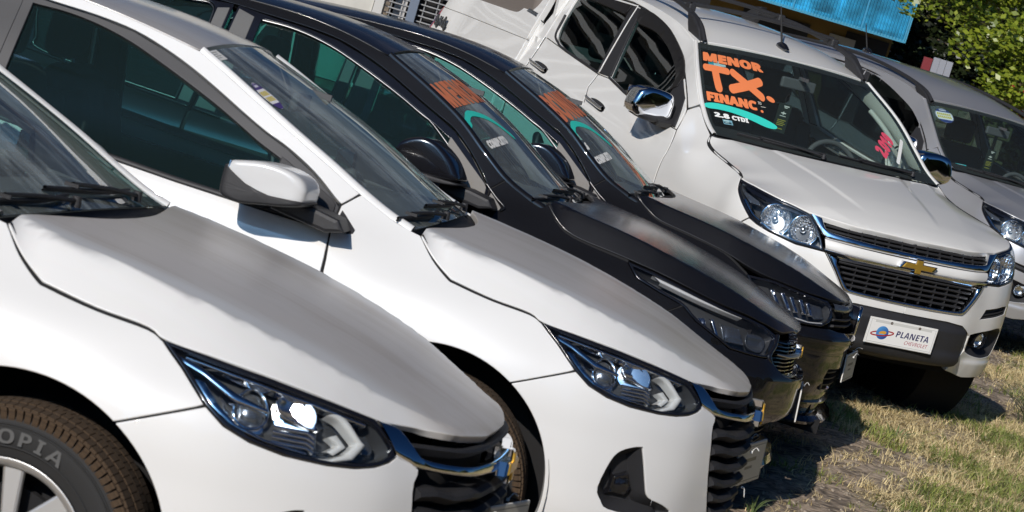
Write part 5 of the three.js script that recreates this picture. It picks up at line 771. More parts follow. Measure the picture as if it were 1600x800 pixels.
  for (const s of [1, -1]) {
    const q = new THREE.Group(); q.name = 'roof_rail'; root.add(q); const pt = ([x, a], h) => { const p = R(x, a); return V3(p[0], p[1] + h, p[2]); };
    mesh('rail_bar', dir(new THREE.TubeGeometry(new THREE.CatmullRomCurve3(railLine.map((p, i) => pt(p, [.0, .06, .082, .082, .06, .0][i] * (sp.suv ? .55 : 1)))), 60, .015, 10), s), M.plastic, q);
    for (const [x0, d] of [[railLine[0][0], -1], [railLine[5][0], 1]]) { const w = .024, hs = sp.suv ? .6 : 1; const o = [[0, -.02], [d * .09, .055 * hs], [d * .2, .095 * hs], [d * .28, .095 * hs], [d * .24, .03 * hs], [d * .20, -.02]]; const b = pt([x0, railLine[0][1]], 0); mesh('rail_foot', dir(prism(o.map(([x, y]) => [b.x + x, b.y + y + (d < 0 ? -x * .18 : x * .12)]), b.z - w, b.z + w, .008), s), M.plastic, q); }
  }
  if (!sp.suv) { const q = new THREE.Group(); q.name = 'roof_rack'; root.add(q); for (const x of [-1.42, -2.12]) { const l = [-1, -.5, 0, .5, 1].map(a => { const p = R(x, a * .86); return V3(p[0], Math.max(p[1], R(x, 0)[1] - .02 * a * a) + .085, p[2] * 1.02); }); mesh('rack_bar', [new THREE.TubeGeometry(new THREE.CatmullRomCurve3(l), 40, .013, 8), ...[-1, 1].map(a => { const p = R(x, a * .88); return bx(.07, .05, .05, p[0], p[1] + .085, p[2] * 1.0, .012); })], M.plastic, q); } }
  { const q = new THREE.Group(); q.name = 'aerial'; const b = R(sp.suv ? -2.9 : -1.13, sp.suv ? 0 : -.02); q.position.set(b[0], b[1] - .004, b[2]); root.add(q); mesh('aerial_base', lump(sm([[-.07, 0], [-.05, .03], [.0, .04], [.05, .022], [.075, 0], [0, -.01], [-.07, 0]], 3).slice(0, -1), -.028, .028, 2.4, 10), M.gloss, q); mesh('aerial_mast', new THREE.CylinderGeometry(.004, .007, .26, 10).translate(0, .13, 0).rotateZ(.55).translate(-.01, .02, 0), M.rubber, q); }
  // under the skin
  for (const x of [0, F(AXB, .6)[0]]) for (const s of [1, -1]) mesh('wheel_arch_liner', [new THREE.CylinderGeometry(.47, .47, .32, 40, 1, true, -Math.PI * .62, Math.PI * 1.24).rotateX(Math.PI / 2).translate(x, WY, s * .73), new THREE.CircleGeometry(.47, 32).translate(x, WY, s * .57)], M.dark, root);
  mesh('engine_bay', [bx(.80, .62, 1.1, .25, .72, 0), bx(.42, .40, .9, .62, .72, 0)], M.dark, root);
  mesh('underbody', [bx(4.6, .10, 1.3, -1.9, .34, 0), bx(.8, .08, .9, .38, .36, 0)], M.dark, root);
  mesh('front_axle', [new THREE.CylinderGeometry(.04, .04, 1.4, 12).rotateX(Math.PI / 2).translate(0, .385, 0), bx(.1, .08, .5, .05, .32, .42), bx(.1, .08, .5, .05, .32, -.42)], M.dark, root);
  makeInterior(root, { dx: -.62, dy: 1.14, hw: .78, floor: .45, sx: -1.28, sy: .66, ss: .38, sc: 1.05, len: 2.4, mx: -.80, my: 1.575 });
  for (const x of [0, F(AXB, .6)[0]]) for (const s of [1, -1]) makeWheel(root, .385, .25, .235, [x, .385, s * .775], s, 6);
  SKIN.set(root, { F, W, H, R }); return root;
}
const POSES = [];
function place(root, name, [X, Z, yaw, Y, ro, pi], label, category, group) { POSES.push([X, Z, yaw, Y, ro, pi]); root.name = numbered(name); root.position.set(X, Y, Z); root.rotation.set(ro, yaw, pi, 'YXZ'); root.userData = { label, category, ...(group ? { group } : {}) }; scene.add(root); return root; }
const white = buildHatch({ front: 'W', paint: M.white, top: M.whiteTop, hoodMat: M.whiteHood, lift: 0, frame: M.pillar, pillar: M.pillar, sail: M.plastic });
const carA = place(white, 'parked_car', [-.790, -6.055, -.117, -.004, -.042, .004], 'white hatchback nearest the camera, only its bonnet, headlight and front wheel in view', 'car');
const carB = place(white.clone(), 'parked_car', [-.031, -8.044, -.071, .004, -.030, -.006], 'white hatchback with grey door mirror, second in the row, beside the black cars', 'car');
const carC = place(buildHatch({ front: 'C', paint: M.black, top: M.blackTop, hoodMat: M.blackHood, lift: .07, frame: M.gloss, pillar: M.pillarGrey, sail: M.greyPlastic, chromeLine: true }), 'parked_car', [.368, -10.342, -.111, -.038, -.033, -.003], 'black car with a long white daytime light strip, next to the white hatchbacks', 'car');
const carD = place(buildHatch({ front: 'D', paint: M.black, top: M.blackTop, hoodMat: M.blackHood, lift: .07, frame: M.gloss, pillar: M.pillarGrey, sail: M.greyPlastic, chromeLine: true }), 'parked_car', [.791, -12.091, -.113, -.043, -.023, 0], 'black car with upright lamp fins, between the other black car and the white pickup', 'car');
const carE = place(buildTruck({ paint: M.cream, roofMat: M.creamTop, hoodMat: M.creamTop }), 'pickup', [1.700, -14.144, -1.149, .014, .040, -.008], 'white double-cab pickup with painted lettering on its windscreen and a bar grille', 'pickup');
const carF = place(buildTruck({ paint: M.silver, suv: true }), 'parked_car', [3.832, -19.582, -1.085, .018, .01, 0], 'silver sport utility car with black roof rails, behind the white pickup', 'car');
// ---------------------------------------------------------------- paint and stickers on the windscreens, tags behind them
// a print on a windscreen: (a0..a1, b0..b1) of the glass is covered by a canvas drawn in those coordinates
function print(name, root, a0, a1, b0, b1, w, h, draw, off = .0025) {
  const W = SKIN.get(root).W, t = canvasTex(w, h, g => { g.clearRect(0, 0, w, h); g.lineJoin = g.lineCap = 'round'; draw(g, a => (a0 - a) / (a0 - a1) * w, b => (b1 - b) / (b1 - b0) * h, w, h); });
  const m = std(0xffffff, .55, { map: t, transparent: true, alphaTest: .5 });
  const ws = root.children.find(c => c.name === 'windscreen');
  return mesh(name, panel(W, [[a1, b0], [a0, b0], [a0, b1], [a1, b1]], { cell: [.05, .05], gap: 0, rim: false, off, uvs: (a, b) => [(a0 - a) / (a0 - a1), (b - b0) / (b1 - b0)] }), m, ws);
}
function fat(g, s, x, y, size, wdt, line, col, rot = 0, fnt = 'sans-serif') { // rounded brush letters squeezed to a width
  g.save(); g.translate(x, y); g.rotate(rot); g.font = `bold ${size}px ${fnt}`; const k = wdt / g.measureText(s).width; g.scale(k, 1); g.fillStyle = g.strokeStyle = col; g.lineWidth = line; g.strokeText(s, 0, 0); g.fillText(s, 0, 0); g.restore();
}
const brush = (g, pts, w, col) => { g.strokeStyle = col; g.lineWidth = w; g.beginPath(); g.moveTo(...pts[0]); for (let i = 1; i < pts.length - 1; i++) g.quadraticCurveTo(...pts[i], (pts[i][0] + pts[i + 1][0]) / 2, (pts[i][1] + pts[i + 1][1]) / 2); g.lineTo(...pts[pts.length - 1]); g.stroke(); };
const blob = (g, pts, col) => { g.fillStyle = col; g.beginPath(); const n = pts.length, m = (p, q) => [(p[0] + q[0]) / 2, (p[1] + q[1]) / 2]; g.moveTo(...m(pts[n - 1], pts[0])); for (let i = 0; i < n; i++) g.quadraticCurveTo(...pts[i], ...m(pts[i], pts[(i + 1) % n])); g.fill(); };
const FADED = '#d07a55', ORANGE = '#e8824f', TEAL = '#35cdbb', CHALK = '#e9e9e4';
const stickerDraw = (g, w, h, cols) => { g.fillStyle = '#e8e8ea'; g.beginPath(); g.ellipse(w / 2, h / 2, w * .49, h * .49, 0, 0, 7); g.fill(); g.save(); g.clip(); g.fillStyle = cols[0]; g.fillRect(0, h * .06, w, h * .2); g.fillRect(0, h * .78, w, h * .2); g.fillStyle = cols[1]; for (let k = 0; k < 2; k++) for (let i = 0; i < 7; i++) g.fillRect(w * (.12 + i * .11), h * (.34 + k * .2), w * .085, h * .15); g.fillStyle = '#cfcfd8'; g.fillRect(w * .3, h * .1, w * .4, h * .08); g.restore(); g.strokeStyle = cols[0]; g.lineWidth = w * .02; g.beginPath(); g.ellipse(w / 2, h / 2, w * .47, h * .47, 0, 0, 7); g.stroke(); };
// pickup
print('painted_lettering', carE, 1.0, .34, .15, .96, 1024, 768, (g, X, Y) => {
  fat(g, 'MENOR', X(.935), Y(.785), 118, X(.405) - X(.935), 13, ORANGE, .035);
  brush(g, [[X(.915), Y(.705)], [X(.82), Y(.70)], [X(.735), Y(.69)]], 70, ORANGE); brush(g, [[X(.838), Y(.69)], [X(.836), Y(.6)], [X(.83), Y(.51)]], 90, ORANGE);
  brush(g, [[X(.685), Y(.685)], [X(.6), Y(.6)], [X(.485), Y(.485)]], 84, ORANGE); brush(g, [[X(.465), Y(.635)], [X(.56), Y(.58)], [X(.72), Y(.515)]], 84, ORANGE); g.fillStyle = ORANGE; g.beginPath(); g.ellipse(X(.41), Y(.475), 52, 26, .2, 0, 7); g.fill();
  fat(g, 'FINANC', X(.942), Y(.376), 100, X(.55) - X(.942), 11, ORANGE, .045); g.beginPath(); g.ellipse(X(.515), Y(.342), 18, 12, 0, 0, 7); g.fill();
  g.font = '34px sans-serif'; g.fillStyle = '#f0ede0'; g.fillText('TO', X(.53), Y(.405)); g.fillRect(X(.515), Y(.388), 62, 3);
  blob(g, [[X(.985), Y(.33)], [X(.92), Y(.355)], [X(.82), Y(.352)], [X(.65), Y(.322)], [X(.5), Y(.272)], [X(.42), Y(.225)], [X(.44), Y(.19)], [X(.52), Y(.19)], [X(.62), Y(.235)], [X(.74), Y(.277)], [X(.86), Y(.297)], [X(.96), Y(.292)]], TEAL);
  fat(g, '2.8', X(.912), Y(.222), 54, X(.80) - X(.912), 5, CHALK, .03); fat(g, 'CTDI', X(.782), Y(.214), 50, X(.655) - X(.782), 4, CHALK, .03);
});
print('windscreen_sticker', carE, .856, .785, .165, .212, 128, 64, (g, X, Y, w, h) => { g.fillStyle = '#8fb4c6'; g.fillRect(0, 0, w, h); g.fillStyle = '#1e3c50'; g.fillRect(10, 30, 100, 22); g.fillStyle = '#e6eef0'; g.fillRect(14, 8, 70, 12); g.fillRect(26, 36, 50, 8); }, -.004);
print('windscreen_label', carE, .885, .735, .745, .80, 128, 48, (g, X, Y, w, h) => { g.fillStyle = '#b9d2d6'; g.fillRect(0, 0, w, h); g.fillStyle = '#2f9bb0'; g.fillRect(0, 0, 40, h); }, -.004);
print('painted_year', carE, -.40, -.95, .08, .52, 640, 512, (g, X, Y) => {
  g.save(); g.translate(X(-.545), Y(.175)); g.rotate(-.82); g.font = 'bold 160px sans-serif'; g.scale(.84, 1); g.lineWidth = 18; g.strokeStyle = g.fillStyle = '#dc5068'; g.strokeText('2.019', -30, 0); g.fillText('2.019', -30, 0); g.restore();
  brush(g, [[X(-.655), Y(.15)], [X(-.74), Y(.27)], [X(-.845), Y(.405)]], 34, CHALK);
});
// grey hatchback sticker
print('windscreen_sticker', white, .915, .79, .65, .80, 256, 256, (g, X, Y, w, h) => stickerDraw(g, w, h, ['#4a3d78', '#c9b53a']), .0025);
print('windscreen_label', white, .985, .80, .93, .985, 128, 48, (g, X, Y, w, h) => { g.fillStyle = '#dcdcd8'; g.fillRect(0, 0, w, h); g.fillStyle = '#8a8a88'; for (let k = 0; k < 4; k++) g.fillRect(8, 8 + k * 9, 100 - 12 * (k % 2), 3); });
{ const b = carB.children.find(c => c.name === 'windscreen'), a = white.children.find(c => c.name === 'windscreen'); b.add(a.children.find(c => c.name === 'windscreen_sticker'), a.children.find(c => c.name === 'windscreen_label')); }
// black cars
print('painted_lettering', carC, .985, .10, .33, .86, 1024, 640, (g, X, Y) => {
  fat(g, 'MENOR', X(.955), Y(.625), 245, X(.10) - X(.955), 20, FADED);
  brush(g, [[X(.925), Y(.525)], [X(.82), Y(.575)], [X(.66), Y(.56)], [X(.45), Y(.51)], [X(.30), Y(.40)]], 44, TEAL); brush(g, [[X(.93), Y(.52)], [X(.9), Y(.53)]], 62, TEAL);
  fat(g, 'COMPLETO', X(.872), Y(.375), 62, X(.515) - X(.872), 9, CHALK);
});
print('painted_lettering', carD, .985, .16, .24, .87, 1024, 700, (g, X, Y) => {
  fat(g, 'BONUS', X(.965), Y(.59), 290, X(.17) - X(.965), 24, FADED);
  brush(g, [[X(.955), Y(.50)], [X(.86), Y(.56)], [X(.7), Y(.55)], [X(.5), Y(.50)], [X(.36), Y(.38)]], 46, TEAL); brush(g, [[X(.96), Y(.51)], [X(.93), Y(.51)]], 64, TEAL);
  fat(g, '1.6', X(.965), Y(.395), 60, X(.88) - X(.965), 8, CHALK); fat(g, 'COMPLETO', X(.925), Y(.30), 62, X(.60) - X(.925), 9, CHALK);
});
print('windscreen_sticker', carF, .905, .675, .675, .90, 256, 256, (g, X, Y, w, h) => stickerDraw(g, w, h, ['#2d3f7c', '#cbb848']), -.004);
print('windscreen_label', carF, .885, .765, .105, .13, 128, 32, (g, X, Y, w, h) => { g.fillStyle = '#39b7c0'; g.fillRect(0, 0, w, h); g.fillStyle = '#d8eef0'; g.fillRect(8, 8, 80, 8); }, -.004);
// paper tags hanging from the inside mirrors
const tagPrint = std(0xffffff, .6, { map: canvasTex(128, 224, (g, w, h) => { g.fillStyle = '#15221d'; g.fillRect(0, 0, w, h); g.fillStyle = '#e6e6e0'; g.fillRect(52, 14, 52, 7); g.fillRect(58, 26, 30, 6); g.fillStyle = '#d8d8d0'; const o = bowtiePts(54, 24); g.beginPath(); o.forEach(([x, y], i) => i ? g.lineTo(64 + x, 72 - y) : g.moveTo(64 + x, 72 - y)); g.fill(); g.fillRect(34, 92, 60, 5); g.fillStyle = '#a9a23c'; for (let k = 0; k < 4; k++) g.fillRect(24, 124 + k * 13, 84 - 14 * (k % 2), 5); g.fillRect(24, 190, 72, 5); }) });
for (const [car, a, b, w, h, lab] of [[carE, .255, .455, .085, .17, 'dark paper tag hanging inside the white pickup windscreen'], [carF, .30, .40, .085, .17, 'dark paper tag hanging inside the silver sport utility car windscreen']]) {
  const p = lift(SKIN.get(car).W, [[a, b]], -.10)[0].applyMatrix4((car.updateMatrixWorld(true), car.matrixWorld));
  const t = thing('hanging_tag', lab, 'tag', [p.x, p.y, p.z], car.rotation.y + Math.PI / 2, 'paper tags behind windscreens');
  mesh('tag_card', bx(w, h, .002, 0, 0, 0), std(lin(.012, .02, .016), .6), t); mesh('tag_print', new THREE.PlaneGeometry(w, h).translate(0, 0, .002), tagPrint, t); mesh('tag_loop', tubePts([[-.006, h / 2, 0], [-.012, h / 2 + .03, 0], [0, h / 2 + .06, 0], [.012, h / 2 + .03, 0], [.006, h / 2, 0]], .002), M.dark, t);
}
// pickup plate
{ const pm = std(0xffffff, .45, { map: canvasTex(800, 264, (g, w, h) => {
    g.fillStyle = '#ecebe6'; g.fillRect(0, 0, w, h); g.strokeStyle = '#9a9a96'; g.lineWidth = 3; g.strokeRect(14, 14, w - 28, h - 28); g.fillStyle = '#cfcec8'; g.fillRect(60, 10, w - 120, 30);
    g.fillStyle = '#3a2a22'; for (const x of [252, 590]) { g.beginPath(); g.arc(x, 24, 15, 0, 7); g.fill(); } g.fillStyle = '#a9a294'; for (const x of [252, 590]) { g.beginPath(); g.arc(x, 24, 6, 0, 7); g.fill(); }
    g.save(); g.translate(175, 142); g.strokeStyle = '#a3262c'; g.lineWidth = 14; g.beginPath(); g.ellipse(0, 6, 132, 24, -.14, 0, 7); g.stroke(); const gr = g.createLinearGradient(-60, -60, 50, 60); gr.addColorStop(0, '#5aa4dc'); gr.addColorStop(1, '#1d3f86'); g.fillStyle = gr; g.beginPath(); g.arc(0, 0, 72, 0, 7); g.fill(); g.fillStyle = '#d8a03a'; g.beginPath(); g.ellipse(4, 0, 44, 20, -.2, 0, 7); g.fill(); g.fillStyle = '#5aa4dc'; g.beginPath(); g.ellipse(-10, 22, 44, 10, -.1, 0, 7); g.fill(); g.strokeStyle = '#a3262c'; g.lineWidth = 14; g.beginPath(); g.ellipse(0, 6, 132, 24, -.14, .15, 3.0); g.stroke(); g.restore();
    g.fillStyle = '#27265a'; g.save(); g.translate(330, 158); g.transform(1, 0, -.12, 1, 0, 0); g.font = 'bold 92px sans-serif'; const k = 400 / g.measureText('PLANETA').width; g.scale(k, 1); g.fillText('PLANETA', 0, 0); g.restore();
    g.fillStyle = '#a8324a'; g.save(); g.translate(455, 220); g.transform(1, 0, -.18, 1, 0, 0); g.font = '54px sans-serif'; const k2 = 280 / g.measureText('CHEVROLET').width; g.scale(k2, 1); g.fillText('CHEVROLET', 0, 0); g.restore();
  }) });
  plate(carE, [.987, .510, 0], -.06, .425, .142, pm); }
// ---------------------------------------------------------------- the ground
const gN = fbm(1, 1, 301, 4), gN2 = fbm(1, 1, 411, 3);
const rawY = (x, z) => .05 * (gN(x * .35, z * .35) - .5) + .02 * (gN2(x * 2.2, z * 2.2) - .5);
function bumpY(x, z) { // the lot dips and tilts a little under each car
  let h = rawY(x, z), W = 0, H = 0;
  for (let i = 0; i < POSES.length; i++) { const [X, Z, yaw, Y, ro, pi] = POSES[i]; const dx = x - X, dz = z - Z, c = Math.cos(yaw), s = Math.sin(yaw), lx = dx * c - dz * s, lz = dx * s + dz * c, w = sstep(-4.6, -3.6, lx) * (1 - sstep(.5, 1.0, lx)) * (1 - sstep(.85, 1.2, Math.abs(lz))); W += w; H += w * (Y - ro * lz + pi * lx - (i < 4 ? .03 : 0)); }
  return W > 0 ? lerp(h, H / W + .012, Math.min(1, W)) : h;
}
const noseLine = z => 1.27 - (z + 10.27) * .245;
function cover(x, z) { // 0 bare earth .. 1 turf; second value: greenness
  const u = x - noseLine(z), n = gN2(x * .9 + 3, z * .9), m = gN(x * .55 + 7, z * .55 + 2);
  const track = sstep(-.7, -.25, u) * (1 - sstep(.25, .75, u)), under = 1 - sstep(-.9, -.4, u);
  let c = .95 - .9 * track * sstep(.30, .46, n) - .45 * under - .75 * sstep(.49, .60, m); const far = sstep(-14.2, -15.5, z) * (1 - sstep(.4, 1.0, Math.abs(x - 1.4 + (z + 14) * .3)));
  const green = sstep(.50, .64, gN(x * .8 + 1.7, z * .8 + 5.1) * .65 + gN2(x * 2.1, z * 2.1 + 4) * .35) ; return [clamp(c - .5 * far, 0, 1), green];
}
{
  const line = (a, b, st, lim) => { const l = []; let v = a, s = st; while (v > -lim) { s *= 1.35; v -= s; l.unshift(v); } for (v = a; v < b; v += st) l.push(v); s = st; v = b; while (v < lim) { l.push(v); v += s; s *= 1.35; } l.push(lim); return l; };
  const xs = line(-4, 8, .13, 600), zs = line(-26, -4, .13, 600), pos = [], col = [], uv = [], idx = [], nx = xs.length;
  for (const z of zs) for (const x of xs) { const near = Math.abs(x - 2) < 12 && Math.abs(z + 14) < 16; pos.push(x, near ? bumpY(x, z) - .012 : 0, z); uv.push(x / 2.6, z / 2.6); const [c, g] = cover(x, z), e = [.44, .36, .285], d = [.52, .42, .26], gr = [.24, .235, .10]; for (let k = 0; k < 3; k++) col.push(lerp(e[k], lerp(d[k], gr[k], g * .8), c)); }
  for (let j = 0; j < zs.length - 1; j++) for (let i = 0; i < nx - 1; i++) { const a = j * nx + i; idx.push(a, a + nx, a + 1, a + 1, a + nx, a + nx + 1); }
  const g = geoOf(pos, null, uv, idx); g.setAttribute('color', new THREE.Float32BufferAttribute(col, 3));
  const f1 = fbm(24, 24, 77, 4), f2 = fbm(90, 90, 88, 2), f3 = fbm(6, 6, 99, 3);
  const soil = tex(1024, 1024, (u, v) => { const q = clamp(.78 + .55 * (f1(u, v) - .5) + .7 * (f2(u, v) - .5) + .35 * (f3(u, v) - .5), .25, 1); return [q, q * .985, q * .96]; }), soilB = tex(512, 512, (u, v) => { const q = .5 * f2(u, v) + .5 * f1(u, v); return [q, q, q]; }, false);
  const gm = struct('ground', g, std(0xffffff, .97, { vertexColors: true, map: soil, bumpMap: soilB, bumpScale: .018 }));
}
// turf: tufts of bent blades
function tuft(n, hgt, spread, lean, wid, sd) {
  seed = sd; const pos = [], idx = [], uv = [];
  for (let i = 0; i < n; i++) {
    const a = rnd() * 6.283, r = rnd() * spread, x = Math.cos(a) * r, z = Math.sin(a) * r, h = hgt * (.5 + .7 * rnd()), l = lean * (.3 + rnd()) * h, b = rnd() * 6.283, w = wid * (.6 + .7 * rnd()), dx = Math.cos(b), dz = Math.sin(b), px = -dz * w, pz = dx * w, k = pos.length / 3;
    for (const [t, f] of [[0, 1], [.5, .8], [1, .06]]) { const y = h * (t - .25 * lean * t * t * .6), o = l * t * t; pos.push(x + dx * o - px * f, y, z + dz * o - pz * f, x + dx * o + px * f, y, z + dz * o + pz * f); uv.push(0, t, 1, t); }
    idx.push(k, k + 1, k + 3, k, k + 3, k + 2, k + 2, k + 3, k + 5, k + 2, k + 5, k + 4);
  }
  return geoOf(pos, null, uv, idx);
}
function scatter(name, geos, mat, n, area, pick, size, colour) {
  const spots = geos.map(() => []); let tries = 0, got = 0; seed = 9001 + n;
  while (got < n && tries++ < n * 12) { const x = lerp(area[0], area[1], rnd()), z = lerp(area[2], area[3], rnd()), q = pick(x, z); if (rnd() > q) continue; spots[Math.floor(rnd() * geos.length)].push([x, z, rnd() * 6.28, size(x, z), rnd()]); got++; }
  geos.forEach((g, k) => { const m = new THREE.InstancedMesh(g, mat, spots[k].length), o = new THREE.Object3D(), c = new THREE.Color(); m.name = numbered(name); m.castShadow = m.receiveShadow = true;
    spots[k].forEach(([x, z, r, s, q], i) => { o.position.set(x, bumpY(x, z) - .012, z); o.rotation.set((q - .5) * .5, r, (((q * 7) % 1) - .5) * .5); o.scale.set(s, s * (.75 + .5 * ((q * 13) % 1)), s); o.updateMatrix(); m.setMatrixAt(i, o.matrix); colour(c, q, x, z); m.setColorAt(i, c); });
    m.userData = { label: k ? undefined : undefined, kind: 'stuff' }; tagStuff(m, name); scene.add(m); });
}
const stuffLabels = { dry_grass: 'short dry straw-coloured grass over the parking ground', green_grass: 'green blades of grass growing among the dry turf', pebble: 'small stones and dry crumbs on the bare earth' };
function tagStuff(m, name) { m.userData = { label: stuffLabels[name], category: name.replace('_', ' '), kind: 'stuff', group: stuffLabels[name] }; }
const leafM = c => phys(c, .75, { transmission: .25, thickness: 0 });
const inView = (x, z) => { const u = x - noseLine(z); return u > -1.3 ? 1 : .12; };
const grassArea = [.6, 6.2, -23, -9.2];
scatter('dry_grass', [tuft(12, .030, .06, 2.0, .0017, 1), tuft(14, .022, .07, 2.6, .0016, 2), tuft(8, .05, .045, 1.2, .0016, 3)], std(0xffffff, .9), 27000, grassArea, (x, z) => { const [c, g] = cover(x, z); return inView(x, z) * (c * .95 + .05) * (1 - .45 * g); }, () => .6 + rnd() * .7, (c, q) => c.setRGB(.48 + .24 * q, .385 + .2 * q, .20 + .11 * q));
scatter('green_grass', [tuft(10, .05, .05, 1.2, .0026, 4), tuft(9, .04, .06, 1.7, .0030, 5), tuft(8, .07, .045, 1.0, .0026, 6)], leafM(lin(1, 1, 1)), 7000, grassArea, (x, z) => { const [c, g] = cover(x, z); return inView(x, z) * (c * .9 + .1) * (g * g * g * .95 + .04); }, () => .55 + rnd() * .8, (c, q) => c.setRGB(.15 + .17 * q, .20 + .15 * q, .045 + .03 * q));
scatter('pebble', [new THREE.IcosahedronGeometry(.007, 0), new THREE.IcosahedronGeometry(.004, 0).scale(1.6, .6, 1)], std(0xffffff, .95), 9000, grassArea, (x, z) => inView(x, z) * (1.05 - cover(x, z)[0]), () => .5 + rnd() * 1.2, (c, q) => c.setRGB(.2 + .18 * q, .17 + .15 * q, .13 + .12 * q));
const inMain = (x, z) => x > grassArea[0] && x < grassArea[1] && z > grassArea[2] && z < grassArea[3];
scatter('dry_grass', [tuft(12, .035, .09, 2.0, .0024, 11), tuft(10, .05, .08, 1.5, .0024, 12)], std(0xffffff, .9), 16000, [-1, 13, -30, -4], (x, z) => inMain(x, z) ? 0 : x < noseLine(z) - 1.2 ? .05 : cover(x, z)[0], () => .8 + rnd() * .9, (c, q) => c.setRGB(.48 + .24 * q, .385 + .2 * q, .20 + .11 * q));
scatter('green_grass', [tuft(10, .055, .08, 1.3, .0034, 14)], leafM(lin(1, 1, 1)), 5000, [-1, 13, -30, -4], (x, z) => inMain(x, z) ? 0 : x < noseLine(z) - 1.2 ? .02 : cover(x, z)[0] * (cover(x, z)[1] ** 2 + .04), () => .8 + rnd() * .9, (c, q) => c.setRGB(.15 + .17 * q, .20 + .15 * q, .045 + .03 * q));
// the taller clumps
function clump(name, label, x, z, n, h, sd, spread, dirx, group) {
  seed = sd; const t = thing(name, label, 'grass clump', [x, bumpY(x, z) - .01, z], 0, group), pos = [], idx = [], uv = [];
  for (let i = 0; i < n; i++) { const a = rnd() * 6.28, L = h * (.55 + .6 * rnd()), bend = .5 + rnd() * 1.1, w = .0035 + rnd() * .002, dx = Math.cos(a) + dirx * rnd(), dz = Math.sin(a), r = spread * rnd(), k = pos.length / 3, m = 7; for (let j = 0; j <= m; j++) { const q = j / m, y = L * (q - .42 * bend * q * q), o = L * .75 * bend * q * q * .8 + .1 * L * q, f = (1 - q * q) * w; pos.push(Math.cos(a) * r + dx * o + dz * f, y, Math.sin(a) * r + dz * o - dx * f, Math.cos(a) * r + dx * o - dz * f, y, Math.sin(a) * r + dz * o + dx * f); uv.push(0, q, 1, q); if (j < m) { const b = k + j * 2; idx.push(b, b + 1, b + 3, b, b + 3, b + 2); } } }
  mesh('blades', geoOf(pos, null, uv, idx), leafM(lin(.13, .19, .06)), t).userData.kind = 'stuff'; return t;
}
clump('grass_clump', 'tall clump of long green grass at the right edge of the ground', 3.36, -15.32, 70, .42, 71, .12, -.9);
clump('grass_clump', 'small leafy weed growing beside the front plate of the white hatchback', 1.22, -9.98, 12, .13, 72, .02, .2);
clump('grass_clump', 'green tuft on the ground in front of the pickup plate', 2.22, -13.2, 30, .10, 73, .10, .2);
// ---------------------------------------------------------------- what stands behind the cars
function bxn(name, mat, parent, w, h, d, x, y, z, r) { return mesh(name, bx(w, h, d, x, y, z, r), mat, parent); }
const stainN = fbm(14, 2, 901, 3), stainT = tex(512, 256, (u, v) => { const q = clamp(.74 + .5 * (stainN(u, v) - .5) + .35 * (fB(u * 2, v * 2) - .5) + .18 * (fP(u, v) - .5), 0, 1); return [q, q, q * .98]; });
const roughT = tex(256, 256, (u, v) => { const q = .86 + .22 * (fB(u * 2, v * 2) - .5) + .12 * (fP(u, v) - .5); return [q, q, q * .98]; });
{ // shop with a blue corrugated fascia
  const s = thing('shop_building', 'low ochre shop building with a blue corrugated metal fascia, behind the pickup', 'building', [2.2, 0, -51.5]);
  const w = 8.0, pitch = .0625, n = Math.round(w / pitch) * 8, pos = [], uv = [], idx = [];
  for (let i = 0; i <= n; i++) { const x = -4 + w * i / n, ph = i / 8 * 2 * Math.PI, z = .020 * clamp(1.6 * Math.cos(ph), -1, 1); for (const y of [2.40, 4.6]) { pos.push(x, y, z); uv.push(x, y); } }
  for (let i = 0; i < n; i++) { const k = i * 2; idx.push(k, k + 2, k + 1, k + 1, k + 2, k + 3); }
  mesh('fascia', geoOf(pos, null, uv, idx).translate(0, 0, 1.5), std(lin(.035, .44, .78), .55, { map: rep(stainT, .22, .4) }), s);
  for (const x of [-2.5, -.4, 1.7, 3.1]) bxn('fascia_seam', std(lin(.03, .25, .42), .5), s, .03, 2.2, .05, x, 3.5, 1.5);
  bxn('fascia_edge', std(lin(.04, .26, .40), .5), s, 8.04, .06, .08, 0, 2.40, 1.47); bxn('fascia_end', std(lin(.05, .3, .46), .5), s, .05, 2.24, .10, 4.0, 3.5, 1.47);
  bxn('wall', std(lin(.34, .22, .06), .9, { map: rep(roughT, .4, .4) }), s, 8.0, 3.4, 4, 0, 1.7, -2.4); bxn('shutter', std(lin(.02, .02, .02), .8), s, .9, 2.3, .05, 3.5, 1.15, -.385); bxn('roof_deck', std(lin(.1, .1, .1), .9), s, 8, .1, 5.6, 0, 4.55, -1.3); bxn('eave_soffit', std(lin(.12, .09, .05), .9), s, 8, .05, 1.5, 0, 2.46, .7);
  bxn('notice_panel', std(lin(.45, .44, .4), .8), s, .55, .32, .05, 3.0, 2.0, -.36); bxn('door', std(lin(.03, .03, .03), .8), s, 1.4, 2.2, .05, 1.6, 1.1, -.38);
}
